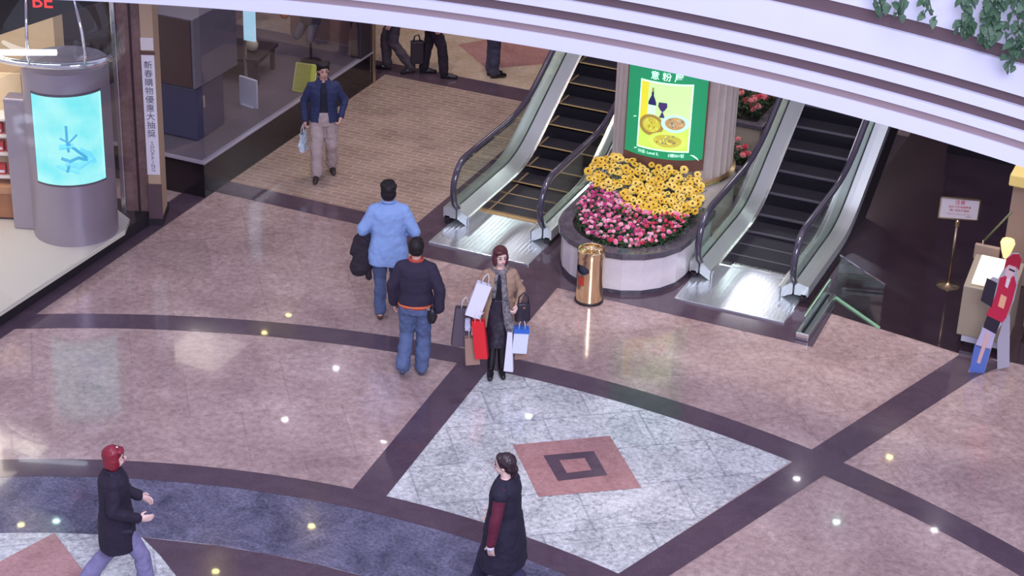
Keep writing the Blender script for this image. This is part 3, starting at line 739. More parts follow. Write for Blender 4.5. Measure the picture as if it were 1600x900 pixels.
# sign on a brass post -----------------------------------------
def postsign():
    b = fl(1481, 447); o = empty('post_sign', (b[0], b[1], 0), 0, 'white framed notice with red lettering on a slim brass post', 'sign')
    az = atan2(-b[1], -b[0])  # towards the viewer's side of the hall
    M = RZ(R(17))
    g = mat('dull_brass', (.48, .36, .24), .3, 1)
    obj('base_disc', lathe([(0, 0), (.145, 0), (.145, .012), (.05, .028), (.02, .05), (0, .05)], 40), g, o, smooth=True, auto=30)
    obj('post', tube([(0, 0, .03), (0, 0, .92)], .016, 12), g, o, smooth=True)
    obj('post_collar', lathe([(.016, .82), (.026, .83), (.026, .90), (.016, .91)], 16), g, o, smooth=True, auto=30)
    w, z0, z1 = .245, .925, 1.215
    obj('frame', xf(join(box(-w, w, -.012, .012, z0, z0+.016), box(-w, w, -.012, .012, z1-.016, z1), box(-w, -w+.016, -.012, .012, z0, z1), box(w-.016, w, -.012, .012, z0, z1)), M), g, o)
    obj('board', xf(box(-w+.01, w-.01, -.006, .008, z0+.01, z1-.01), M), mat('board_white', (.72, .66, .68), .5), o)
    rd = mat('sign_red', (.62, .10, .12), .5)
    z = z1-.062
    for s, h, col in (('注意', .062, rd), ('由此下往地庫商場', .034, rd), ('請使用扶手電梯', .034, rd), ('Please use the escalator to lower floor', .018, rd), ('多謝合作', .016, mat('sign_grey', (.2, .15, .2), .5))):
        obj('lettering', xf(text_vf(s, h, .0075, None, .01), M @ T(0 if h > .017 else .12, 0, z)), col, o); z -= h*.5+.03 if h > .03 else .030
postsign()

# display stand, cut-out figure, pillar on the right ------------
def right_side():
    # lit reception stand
    a = Vector((*fl(1497, 535), 0)); k = empty('display_stand', (-3.27, 21.35, 0), 0, 'tall beige stand with a glowing sloped top behind the cut-out figure', 'display stand')
    bg = mat('stand_beige', (.34, .28, .20), .45)
    L = lambda vf: xf(vf, T(3.27, -21.35, 0))
    obj('plinth', L(box(-3.18, -2.75, 21.18, 21.58, 0, .07)), mat('plinth_dark', (.02, .015, .02), .5), k)
    obj('kick_panel', L(box(-3.22, -2.72, 21.13, 21.62, .07, .16)), mat('kick_white', (.55, .53, .6), .4), k)
    def slope(x0, x1, y0, y1, z0, zf, zb): v, f = box(x0, x1, y0, y1, z0, zf); v = [(x, y, (z if z == z0 else (zf if y == y0 else zb))) for x, y, z in v]; return v, f
    obj('body', L(slope(-3.28, -2.70, 21.10, 21.65, .16, .80, .98)), bg, k, bev=.01)
    gl = mat('lit_top', (1, .95, .75), .4, 0, (1.0, .92, .68), .5)
    v = [(-3.20, 21.14, .826), (-2.80, 21.14, .826), (-2.80, 21.60, .972), (-3.20, 21.60, .972)]
    v = v + [(x, y, z+.03) for x, y, z in v]
    obj('lit_top_panel', L((v, [(0, 1, 2, 3), (4, 5, 6, 7), (0, 1, 5, 4), (1, 2, 6, 5), (2, 3, 7, 6), (3, 0, 4, 7)])), gl, k)
    # cut-out figure
    b = fl(1532, 583); o = empty('cutout_figure', (b[0], b[1], 0), R(8), 'life-size cardboard cut-out of a red-haired woman in a red top', 'standee')
    def pl(px, py): # local board coordinates on the upright plane
        p = wp(px, py, b); n = Vector((CF.x, CF.y, 0)).normalized(); rt = Vector((n.y, -n.x, 0)); return ((p-Vector((b[0], b[1], 0))).dot(rt), p.z)
    n = Vector((CF.x, CF.y, 0)).normalized(); rt = Vector((n.y, -n.x, 0)); o.rotation_euler = (R(0), 0, atan2(rt.y, rt.x))
    def board(name, pts, y0, y1, m):
        q = [pl(*p) for p in pts]; N = len(q)
        v = [(x, y0, max(z, .002)) for x, z in q]+[(x, y1, max(z, .002)) for x, z in q]
        f = [tuple(range(N)), tuple(range(2*N-1, N-1, -1))]+[(i, (i+1) % N, N+(i+1) % N, N+i) for i in range(N)]
        return obj(name, (v, f), m, o)
    card = mat('card_edge', (.45, .43, .48), .6)
    board('backing_board', [(1513, 582), (1537, 590), (1556, 520), (1572, 497), (1584, 470), (1590, 445), (1590, 420), (1596, 405), (1592, 396), (1582, 396), (1573, 404), (1569, 420), (1560, 436), (1552, 433), (1540, 442), (1533, 470), (1550, 482), (1543, 500), (1535, 512), (1527, 540)], 0, .012, card)
    board('blue_base_print', [(1514, 581), (1537, 589), (1548, 545), (1523, 538)], -.004, 0, mat('print_blue', (.10, .17, .50), .5))
    board('legs_print', [(1523, 541), (1547, 547), (1556, 520), (1537, 510)], -.004, 0, mat('print_pale', (.50, .45, .62), .5))
    board('leg_print', [(1526, 566), (1531, 568), (1547, 522), (1541, 519)], -.007, -.004, mat('print_skin', (.66, .42, .38), .5))
    board('skirt_print', [(1536, 511), (1556, 522), (1564, 500), (1543, 491)], -.005, 0, mat('print_black', (.02, .015, .03), .5))
    board('red_top_print', [(1541, 492), (1566, 504), (1572, 496), (1581, 472), (1588, 445), (1585, 432), (1574, 430), (1562, 434), (1556, 460), (1548, 478)], -.006, 0, mat('print_red', (.52, .015, .06), .5))
    board('hands_print', [(1559, 478), (1568, 482), (1573, 464), (1564, 459)], -.009, -.006, mat('print_orange', (.80, .42, .25), .5))
    board('bag_print', [(1532, 469), (1549, 480), (1558, 442), (1542, 434)], -.009, -.002, MATS['print_black'])
    board('collar_print', [(1570, 447), (1574, 450), (1579, 436), (1573, 433)], -.009, -.006, mat('print_white', (.75, .65, .7), .5))
    board('face_print', [(1570, 430), (1578, 436), (1586, 426), (1588, 414), (1580, 408), (1571, 416)], -.008, 0, mat('print_face', (.72, .50, .52), .5))
    board('eyes_print', [(1576, 421), (1585, 425), (1586, 422.5), (1577, 418.5)], -.010, -.008, MATS['print_black'])
    board('hair_print', [(1569, 420), (1576, 413), (1588, 417), (1592, 422), (1596, 405), (1592, 397), (1582, 397), (1573, 404)], -.010, 0, mat('print_hair', (.42, .01, .04), .5))
    board('easel_strut', [(1560, 590), (1561, 540), (1575, 490), (1581, 500), (1580, 580)], .10, .112, mat('strut_grey', (.42, .40, .47), .6))
    # beige pillar with yellow cap and dark pillar beside
    p = empty('pillar', (-2.9, 23.15, 0), 0, 'beige pillar with a yellow lit band behind the display stand', 'pillar')
    L2 = lambda vf: xf(vf, T(2.9, -23.15, 0))
    tan = mat('pillar_tan', (.50, .36, .27), .5)
    obj('shaft', L2(box(-3.17, -2.3, 23.05, 23.8, 0, 1.40)), tan, p, bev=.02)
    obj('yellow_band', L2(box(-3.22, -2.25, 22.98, 23.85, 1.34, 1.50)), mat('lamp_yellow', (.85, .66, .22), .5, 0, (1, .75, .25), .25), p, bev=.02)
    obj('dome', L2(ellipsoid((-2.72, 23.45, 1.50), (.42, .36, .26), 24, 12)), mat('dome_stone', (.55, .45, .45), .4), p, smooth=True)
    q = empty('dark_pillar', (-2.3, 21.9, 0), 0, 'taupe pillar at the right edge behind the cut-out figure', 'pillar')
    L3 = lambda vf: xf(vf, T(2.3, -21.9, 0))
    obj('shaft', L3(box(-2.62, -1.6, 21.75, 22.5, .10, 2.6)), mat('pillar_taupe', (.24, .17, .17), .45), q, bev=.02)
    obj('plinth', L3(box(-2.58, -1.6, 21.72, 22.5, 0, .10)), MATS['plinth_dark'], q)
    # slim brass stanchion with angled pamphlet rack behind the sign
    r_ = fl(1512, 470); s = empty('brochure_rack', (r_[0], r_[1]+.5, 0), 0, 'small brass brochure rack beside the beige pillar', 'rack')
    g = MATS['dull_brass']
    obj('base_disc', lathe([(0, 0), (.13, 0), (.13, .012), (.02, .04), (0, .04)], 32), g, s, smooth=True)
    obj('post', tube([(0, 0, .02), (0, 0, .62)], .014, 10), g, s, smooth=True)
    obj('arm', tube([(0, 0, .60), (.28, .05, 1.05)], .014, 8), mat('rack_green', (.20, .22, .10), .4), s, smooth=True)
    obj('tray', xf(box(-.09, .22, -.03, .03, .36, .56), RY(R(0))), MATS['pillar_tan'], s, bev=.01)
    w = empty('paper_lamp', (r_[0]+.32, r_[1]+.35, 0), 0, 'small lit glass vase lamp beside the beige pillar', 'lamp')
    obj('stand', lathe([(0, 0), (.09, 0), (.09, .02), (.012, .04), (.012, .55), (0, .55)], 20), g, w, smooth=True)
    obj('shade', lathe([(.03, .52), (.06, .60), (.09, .72), (.075, .76)], 24), mat('lamp_amber', (.9, .65, .3), .4, 0, (1, .7, .3), 1.2), w, smooth=True)
right_side()

# ------------------------------------------------------------ shop on the left with the lit cylinder
PLZ = .25
def shop():
    st = struct('trim_2', box(-22, -13.42, 5, 19.6, 0, PLZ-.05), MATS['plinth_dark'])
    pf = struct('trim_3', prism([(-22, 5), (-13.45, 5), (-13.34, 16.0), (-13.30, 18.72), (-13.45, 19.05), (-13.9, 19.3), (-22, 19.5)], PLZ-.05, PLZ), mat('cream_platform', (.62, .60, .50), .3))
    cx, cy, r = -13.86, 18.49, .52
    o = empty('display_cylinder', (cx, cy, PLZ), 0, 'tall grey metal cylinder with a glowing cyan screen in the shop window', 'display')
    cm = brushed('grey_metal_skin', (.42, .38, .44), .42, .7)
    obj('drum', lathe([(0, 0), (r, 0), (r, 2.25), (0, 2.25)], 96), cm, o, smooth=True, auto=30)
    obj('side_fin', xf(box(-r-.25, -r+.08, -.12, .12, 0, 1.75), RZ(R(18))), cm, o, bev=.02)
    # screen centred towards the viewer
    am = atan2(-cy, -cx) - R(2)
    z0, z1 = .84, 1.98; A = R(50)
    em = bpy.data.materials.new('cyan_screen'); em.use_nodes = True; nt = em.node_tree; b = nt.nodes['Principled BSDF']
    tc = nt.nodes.new('ShaderNodeTexCoord'); nz = nt.nodes.new('ShaderNodeTexNoise'); nz.inputs['Scale'].default_value = 2.5; nz.inputs['Detail'].default_value = 3
    cr = nt.nodes.new('ShaderNodeValToRGB'); cr.color_ramp.elements[0].position = .3; cr.color_ramp.elements[1].position = .6
    cr.color_ramp.elements[0].color = (.14, .86, .93, 1); cr.color_ramp.elements[1].color = (.42, 1, .97, 1)
    nt.links.new(tc.outputs['Object'], nz.inputs['Vector']); nt.links.new(nz.outputs['Fac'], cr.inputs[0]); nt.links.new(cr.outputs[0], b.inputs['Emission Color'])
    b.inputs['Base Color'].default_value = (0, 0, 0, 1); b.inputs['Emission Strength'].default_value = 1.15
    obj('screen_bezel', ringsec(0, 0, r+.001, r+.006, am-A-.03, am+A+.03, z0-.03, z1+.03, 40), mat('bezel', (.10, .09, .12), .4), o, smooth=True, auto=30)
    obj('lit_screen', ringsec(0, 0, r+.006, r+.012, am-A, am+A, z0, z1, 40), em, o, smooth=True, auto=30)
    # printed figure in blue ink on the screen
    ink = mat('screen_ink', (.05, .30, .45), .5, 0, (.06, .42, .62), .8); ink2 = mat('screen_ink_soft', (.15, .5, .6), .5, 0, (.16, .72, .88), .85)
    def onscreen(pts, w, l):
        P_ = []
        for x, z in pts: a = am+x/r; P_.append(((r+l)*cos(a), (r+l)*sin(a), z))
        return tube(P_, w, 6)
    obj('screen_picture', join(onscreen([(-.02, 1.62), (-.02, 1.40), (-.01, 1.28)], .016, .013), onscreen([(-.10, 1.46), (.0, 1.40), (.10, 1.50)], .014, .013),
        onscreen([(-.02, 1.40), (.08, 1.30), (.20, 1.18)], .02, .013), onscreen([(-.10, 1.20), (.0, 1.16), (.10, 1.20), (.22, 1.14)], .022, .013), onscreen([(.0, 1.16), (-.04, 1.02)], .02, .013)), ink, o)
    obj('screen_picture_shade', join(onscreen([(-.05, 1.14), (.1, 1.08), (.26, 1.16)], .045, .0), onscreen([(-.12, 1.34), (.06, 1.36)], .04, .0), onscreen([(.12, 1.30), (.24, 1.22), (.30, 1.10)], .035, .0), onscreen([(-.16, 1.10), (-.06, 1.06), (.10, 1.00)], .03, .0)), ink2, o)
    # chrome ring with neon and glass hood over the cylinder
    h = empty('glass_canopy', (cx, cy, 0), 0, 'curved chrome and glass canopy with a white neon strip above the cylinder', 'canopy')
    a0, a1 = R(-190), R(5); rr = 1.02
    ringm = [((rr-.28)*1.3*cos(a)-.35, rr*sin(a)*.62+.05, 2.62) for a in [a0+(a1-a0)*i/40 for i in range(41)]]
    obj('chrome_ring', tube(ringm, .045, 10), CHROME, h, smooth=True)
    neon = [(x, y-.05, z-.02) for x, y, z in ringm[12:27]]
    nb = wp(-30, 82, (cx, cy), .62); n0 = wp(88, 82, (cx, cy), .62); L0 = Vector((cx, cy, 0))
    obj('neon_tube', tube([nb-L0, n0-L0], .035, 10), mat('neon_white', (1, 1, 1), .3, 0, (.82, .90, 1.0), 6), h, smooth=True)
    hood = []
    prof = [(1.0, 2.66), (1.06, 2.8), (1.0, 3.1), (.85, 3.5)]
    v, f = lathe([(q, z) for q, z in prof], 32, 0, 0, R(-175), R(5)); v = [(x*1.05-.30, y*.66, z) for x, y, z in v]
    obj('glass_hood', (v, f), glassy('hood_glass', (.85, .92, .90), .12), h, smooth=True)
    rib = []
    for a in (R(-120), R(-75), R(-35)):
        rib.append(tube([(q*cos(a)*1.05-.30, q*sin(a)*.66, z) for q, z in prof], .018, 8))
    obj('hood_rib', join(*rib), CHROME, h, smooth=True)
    for a in (R(-28), R(-20), R(-12)):
        pass
    # black sign board with red letters
    sb = empty('shop_sign', (-14.6, 18.0, 3.1), 0, 'black overhead sign board with red letters at the top left corner', 'sign')
    p0 = wp(-60, 60, (-14.2, 18.2), .3); p1 = wp(105, 5, (-14.2, 18.2), .3); d = p1-p0; d.z = 0; rt = d.normalized(); LL = d.length
    sb.location = p0; sb.rotation_euler = (0, 0, atan2(rt.y, rt.x))
    sh = (p1.z-p0.z)
    v, f = box(0, LL*1.35, -.04, .10, 0, .75); v = [(x, y, z-.10+x/(LL)*sh) for x, y, z in v]
    obj('board', (v, f), mat('sign_black', (.012, .008, .010), .3), sb)
    obj('lettering', xf(text_vf('BE', .24, .046, None, .01), T(LL*.78, 0, .13+sh*.78)), mat('sign_letters_red', (.8, .03, .03), .4, 0, (1, .05, .05), 1.0), sb)
    # glass front
    g = struct('window_1', join(box(-13.335, -13.325, 5, 16.35, PLZ, 3.0), box(-13.335, -13.325, 16.36, 19.0, PLZ, 3.0)), SHOPGLASS)
    # yellow rear wall and shelves
    struct('wall_shop', box(-18, -15.2, 20.1, 20.3, PLZ, 3.2), mat('warm_wall', (.75, .52, .30), .6, 0, None))
    area('shop_ceiling_lamp', (-15.3, 17.6, 3.1), (0, 0, 0), 1.6, 60, (1, .88, .70))
    s = empty('display_shelf', (-15.4, 18.9, PLZ), 0, 'white shelf rack of red boxes left of the cylinder', 'shelf')
    sm = mat('shelf_white', (.75, .72, .68), .4)
    xl, yl = -15.1, 18.55
    b = (-14.95, 18.45)
    def loc(px, py, near=0): return wp(px, py, b, near)
    n = Vector((CF.x, CF.y, 0)).normalized(); rt = Vector((n.y, -n.x, 0))
    s.location = (b[0], b[1], PLZ); s.rotation_euler = (0, 0, atan2(rt.y, rt.x)); Lz = lambda py: zat(0, py, b)-PLZ
    def lx(px): return (wp(px, 250, b)-Vector((b[0], b[1], 0))).dot(rt)
    xa, xb = lx(-70), lx(38)
    for py in (178, 204, 232, 268):
        obj('shelf_board', box(xa, xb, -.15, .15, Lz(py)-.03, Lz(py)), sm, s, bev=.004)
    obj('back_panel', box(xa, xb, .15, .18, 0, Lz(120)), mat('shelf_back', (.70, .55, .34), .5), s)
    ca = empty('wooden_cabinet', (b[0], b[1], PLZ), atan2(rt.y, rt.x), 'low brown wooden cabinet under the shelf rack', 'cabinet')
    obj('body', box(xa, lx(38), -.20, .12, .03, Lz(292)), mat('cabinet_wood', (.36, .15, .06), .4, noise=.2, nscale=6), ca, bev=.01)
    obj('top', box(xa-.01, lx(40), -.22, .13, Lz(292), Lz(280)), mat('cabinet_top', (.50, .26, .12), .35), ca, bev=.01)
    obj('plinth', box(xa+.02, lx(36), -.17, .1, 0, .03), MATS['plinth_dark'], ca)
    rnd = random.Random(2)
    for row, py in enumerate((204, 232, 268)):
        for i, px in enumerate((5, 20, 33)):
            X = lx(px); z = Lz(py); top = Lz(py-16)-z
            hh = min(top, .14)
            bx = empty('product_box', tuple(Vector((b[0], b[1], PLZ+z)) + rt*X), atan2(rt.y, rt.x), 'red and white box, %s on the %s shelf of the rack' % (('leftmost', 'middle one', 'rightmost')[i], ('top', 'middle', 'bottom')[row]), 'box', 'red boxes on the shelf rack')
            obj('carton', box(-.045, .045, -.09, -.01, 0, hh), mat('box_red', (.55, .04, .05), .4), bx, bev=.003)
            obj('label_panel', box(-.03, .03, -.0925, -.09, hh*.2, hh*.45), mat('box_white', (.8, .78, .78), .4), bx)
shop()

# pillar with the vertical banner ------------------------------
def pillars():
    o = empty('banner_pillar', (-13.5, 19.5, 0), 0, 'brown marble pillar between the lit shop and the window display', 'pillar')
    br = stone('brown_marble', (.13, .075, .07), (.22, .13, .125), (.3, .2, .2), 1.5, .2, None, .2, .1)
    a, b = (-13.62, 19.34), (-13.22, 19.52)
    rt = (Vector(b)-Vector(a)); rt.normalize(); a = (a[0]-rt.x*.06, a[1]-rt.y*.06); o.location = (a[0], a[1], 0); o.rotation_euler = (0, 0, atan2(rt.y, rt.x))
    obj('shaft', box(0, .30, .02, .5, .12, 3.4), br, o, bev=.01)
    obj('dark_reveal', box(.16, .185, .0, .03, .12, 3.4), mat('reveal', (.03, .015, .02), .4), o)
    obj('steel_jamb', box(-.06, 0.0, -.02, .12, .12, 3.2), STEEL, o, bev=.01)
    obj('plinth', box(.0, .46, .0, .5, .006, .12), MATS['plinth_dark'], o)
    bb = fl(231, 355); lz = lambda py: zat(235, py, bb)
    obj('banner_backing', box(.30, .46, -.005, .4, .12, 3.4), mat('backing_tan', (.45, .32, .22), .5), o, bev=.005)
    obj('lower_panel', box(.29, .47, -.03, -.006, .12, .60), mat('lower_dark', (.10, .06, .07), .3), o)
    bn = empty('banner', (0, 0, 0), 0, 'narrow white vertical banner with dark characters hanging on the brown pillar', 'banner')
    bn.location = o.location; bn.rotation_euler = o.rotation_euler
    obj('cloth', box(.30, .46, -.030, -.012, .74, 2.36), mat('banner_white', (.70, .66, .72), .6), bn)
    obj('cap_rail', box(.29, .47, -.034, -.008, 2.36, 2.40), mat('rail_dark', (.12, .05, .05), .4), bn)
    ink = mat('banner_ink', (.12, .12, .16), .6)
    for i, ch in enumerate('新春購物優惠大抽獎'):
        obj('lettering', xf(text_vf(ch, .11, .031, None, .008), T(.38, 0, 2.22-i*.115)), ink, bn)
    for i, ch in enumerate('SHOPPING'):
        obj('lettering', xf(text_vf(ch, .07, .031, None, .004), T(.38, 0, 1.17-i*.052)), ink, bn)
    v = empty('banner_header', (0, 0, 0), 0, 'white plate fixed above the vertical banner on the brown pillar', 'sign')
    v.location = o.location; v.rotation_euler = o.rotation_euler
    obj('plate', box(.30, .46, -.03, -.01, 2.42, 2.58), mat('plate_cream', (.66, .60, .62), .5), v, bev=.004)
pillars()

# window display on its black plinth ---------------------------
def display():
    z = .52; x = -13.24
    struct('trim_4', prism([(-19, 20.45), (-13.24, 20.5), (-13.24, 20.51), (-13.24, 25.35), (-19, 25.35)], 0.0, z-.02), mat('plinth_black', (.014, .010, .014), .12))
    struct('trim_5', prism([(-19, 20.42), (-13.215, 20.47), (-13.215, 25.35), (-19, 25.35)], z-.02, z), mat('platform_edge', (.48, .44, .52), .3, .5))
    struct('trim_6', prism([(-19, 20.50), (-13.30, 20.55), (-13.30, 25.33), (-19, 25.33)], z, z+.004), mat('platform_grey', (.12, .10, .12), .4))
    struct('window_2', join(box(-13.262, -13.254, 20.56, 25.3, z, 3.6)), SHOPGLASS)
    struct('wall_display', box(-19, -15.9, 25.0, 25.3, z, 3.8), mat('dim_wall', (.07, .05, .05), .6))
    struct('wall_display_side', box(-16.1, -15.9, 20.6, 25.0, z, 3.8), MATS['dim_wall'])
    area('display_lamp', (-14.6, 22.4, 3.6), (0, 0, 0), 1.0, 10, (1, .88, .8))
    # tall dark cabinet: lower chest and hanging upper box
    c = empty('tall_cabinet', (-14.0, 21.5, z), 0, 'tall dark grey cabinet standing in the window display beside the banner', 'cabinet')
    L = lambda vf: xf(vf, T(14.0, -21.5, -z))
    dk = mat('cabinet_dark', (.05, .045, .075), .35); gr = mat('cabinet_grey', (.13, .12, .15), .3)
    obj('lower_chest', L(box(-14.55, -13.68, 21.05, 21.75, z+.02, z+.75)), mat('cabinet_navy', (.045, .045, .09), .35), c, bev=.01)
    obj('upper_box', L(box(-14.55, -13.66, 21.02, 22.1, z+.77, z+1.75)), gr, c, bev=.01)
    obj('front_panel', L(box(-14.53, -13.70, 21.00, 21.02, z+.79, z+1.73)), mat('cabinet_brown', (.055, .03, .035), .3), c)
    obj('handle', L(box(-13.68, -13.655, 21.2, 21.24, z+.45, z+.62)), STEEL, c, bev=.005)
    obj('foot', L(join(box(-14.5, -14.4, 21.1, 21.2, z, z+.02), box(-13.8, -13.7, 21.1, 21.2, z, z+.02), box(-13.8, -13.7, 21.6, 21.7, z, z+.02), box(-14.5, -14.4, 21.6, 21.7, z, z+.02))), STEEL, c)
    w = empty('white_panel', (-13.75, 22.5, z), R(-12), 'white board leaning upright behind the tall cabinet', 'board')
    obj('board', box(-.15, .17, -.02, .02, 0, .42), mat('board_pale', (.48, .50, .58), .5), w)
    obj('foot', box(-.10, .12, -.06, .06, 0, .02), MATS['board_pale'], w)
    l = empty('lit_poster', (-14.0, 23.05, z), R(0), 'pale blue lit poster panel above the white board in the window display', 'poster')
    lb = (-13.9, 23.0)
    p0 = wp(395, 62, lb); p1 = wp(413, 15, lb)
    obj('panel', box(-.12, .06, -.02, .02, p0.z-z-.05, p0.z-z+.9), mat('poster_blue', (.4, .65, .75), .5, 0, (.45, .75, .9), .7), l)
    obj('post', box(-.13, -.10, -.02, .02, 0, p0.z-z), STEEL, l)
    # dressed tailor's form with satchel and a dark display table
    mb = fl(452, 118, z)
    t = empty('display_table', (mb[0]-.75, mb[1]-.35, z), R(10), 'dark low display table behind the shop glass', 'table')
    obj('top', box(-.75, .55, -.35, .45, .34, .40), mat('table_dark', (.04, .03, .035), .3), t, bev=.01)
    for sx, sy in ((-.68, -.28), (.48, -.28), (-.68, .38), (.48, .38)): obj('leg', box(sx-.03, sx+.03, sy-.03, sy+.03, 0, .34), MATS['table_dark'], t)
    m = empty('dress_form', (mb[0]+.0, mb[1]+.65, z), R(-20), 'headless dress form in cream and orange clothes in the window display', 'mannequin')
    cr = mat('cream_cloth', (.50, .44, .32), .8, noise=.3, nscale=8); og = mat('rust_cloth', (.42, .14, .05), .8)
    obj('stand', join(lathe([(0, 0), (.16, 0), (.16, .02), (.02, .04), (.02, .75), (0, .75)], 24)), mat('stand_black', (.02, .02, .025), .3, .5), m, smooth=True, auto=40)
    obj('trousers', join(rings([(.62, .17, .12, 0, 0), (.80, .20, .13, 0, 0), (.90, .19, .12, 0, 0)]), cap((-.09, 0, .66), (-.14, -.14, .42), .085, .07), cap((.09, 0, .66), (.10, -.10, .42), .085, .07)), mat('grey_cloth', (.10, .09, .12), .8), m, smooth=True)
    obj('jacket', join(rings([(.78, .20, .14, 0, 0), (.95, .17, .12, 0, 0), (1.15, .21, .14, 0, 0), (1.26, .17, .11, 0, 0), (1.31, .07, .06, 0, 0)])), cr, m, smooth=True)
    obj('sleeve', join(cap((-.21, 0, 1.20), (-.34, -.12, .98), .065, .055), cap((-.34, -.12, .98), (-.30, -.24, .72), .06, .07)), og, m, smooth=True)
    obj('sleeve', join(cap((.21, 0, 1.20), (.33, -.10, .98), .07, .06), cap((.33, -.10, .98), (.20, -.26, .88), .055, .05)), cr, m, smooth=True)
    bg = empty('cream_satchel', (mb[0]-.45, mb[1]-.3, z+.40), R(-20), 'cream satchel resting on the dark display table', 'bag')
    obj('pouch', ellipsoid((0, 0, .11), (.13, .08, .11), 16, 10), cr, bg, smooth=True)
    obj('strap', tube([(-.10, 0, .17), (-.06, 0, .30), (.06, 0, .30), (.10, 0, .17)], .008, 6), og, bg, smooth=True)
    # yellow-green card against the glass
    k = fl(478, 150, z); q = empty('price_card', (-13.33, k[1]+.1, z), R(0), 'yellow-green card propped against the window near its sill', 'card')
    ct = wp(475, 130, (-13.40, k[1]))
    obj('card', xf(box(-.15, .15, -.006, .006, 0.0, .42), RZ(R(28)) @ RX(R(-14)) @ RY(R(8))), mat('card_green', (.36, .38, .05), .5, noise=.15, nscale=20), q)
    obj('card_border', xf(join(box(-.155, .155, -.008, .008, 0, .012), box(-.155, .155, -.008, .008, .41, .422), box(-.157, -.145, -.008, .008, 0, .42), box(.145, .157, -.008, .008, 0, .42)), RZ(R(28)) @ RX(R(-14)) @ RY(R(8))), mat('card_edge_lime', (.55, .58, .15), .5), q)
    f = empty('door_frame', (-13.35, 25.0, 0), 0, 'dark upright frame closing the window display at its far end', 'frame')
    obj('post', box(-.06, .12, -.1, .3, z, 4.2), mat('frame_dark', (.03, .025, .035), .3), f, bev=.01)
    obj('brass_strip', box(.12, .14, .28, .34, 0, 4.2), mat('frame_brass', (.6, .45, .3), .3, .8), f)
display()

# ------------------------------------------------------------ ceiling downlights (seen as glints in the polished floor)
def downlights():
    spots = [(525, 575, 11.97, 'w'), (445, 655, 11.97, 'w'), (600, 688, 11.97, 'w'), (1245, 748, 11.97, 'w'), (1307, 815, 11.97, 'g'), (1460, 828, 11.97, 'w'), (65, 795, 11.97, 'y'), (33, 820, 11.97, 'y'), (88, 814, 11.97, 'g'), (337, 893, 11.97, 'y'), (826, 650, 11.97, 'w'), (1450, 612, 11.97, 'g'), (1390, 714, 11.97, 'y'), (487, 822, 11.97, 'y'), (150, 642, 11.97, 'w'),
             (443, 294, 4.49, 'y'), (474, 260, 4.49, 'y'), (540, 249, 4.49, 'y'), (588, 297, 4.49, 'y'), (624, 265, 4.49, 'y'), (590, 150, 4.49, 'y'), (463, 347, 4.49, 'y'), (451, 492, 4.49, 'y'), (413, 520, 4.49, 'y'), (400, 440, 4.49, 'y'), (1055, 655, 11.97, 'y'), (990, 650, 11.97, 'y')]
    col = {'w': (1, .97, 1), 'g': (.6, 1, .85), 'y': (1, .85, .30)}
    for px, py, z, c in spots:
        p = fl(px, py); k = 1+z/CH; x, y = p[0]*k, p[1]*k
        if z < 5 and y < 26.62: z = 11.97; k = 1+z/CH; x, y = p[0]*k, p[1]*k
        o = empty('downlight', (x, y, z), 0, ('small round downlight in the soffit beyond the escalators' if z < 5 else 'small round downlight in the high ceiling beyond the balcony'), 'downlight', 'downlights in the soffit' if z < 5 else 'downlights in the high ceiling')
        obj('trim_ring', lathe([(.075, 0), (.10, 0), (.10, .02), (.075, .02)], 20), CHROME, o, smooth=True, auto=30)
        obj('lens', lathe([(0, .012), (.078, .012)], 20), mat('lens_'+c, col[c], .5, 0, col[c], 90), o)
downlights()
def reflection_panels():  # unseen glowing panels, added and sized for the escalator plates to mirror
    k = 1+4.46/CH
    for (x0, x1, y0, y1), lab in (((-9.75, -9.15, 20.9, 21.85), 'leftmost'), ((-6.45, -5.6, 20.7, 21.6), 'middle'), ((-5.35, -5.05, 21.4, 23.4), 'rightmost')):
        o = empty('ceiling_light', ((x0+x1)/2*k, (y0+y1)/2*k, 4.46), 0, '%s of three unseen white panels added to be mirrored in the escalator metal' % lab, 'reflection panel', 'added reflection panels in the soffit')  # each ceiling_light is an added reflection panel
        hx, hy = (x1-x0)/2*k, (y1-y0)/2*k
        obj('diffuser', box(-hx, hx, -hy, hy, 0, .02), mat('panel_white', (.9, .9, 1), .5, 0, (.92, .92, 1), 9), o)
        obj('frame', join(box(-hx-.1, -hx, -hy, hy, -.02, .03), box(hx, hx+.1, -hy, hy, -.02, .03), box(-hx-.1, hx+.1, -hy-.1, -hy, -.02, .03), box(-hx-.1, hx+.1, hy, hy+.1, -.02, .03)), WHITEP, o)
reflection_panels()

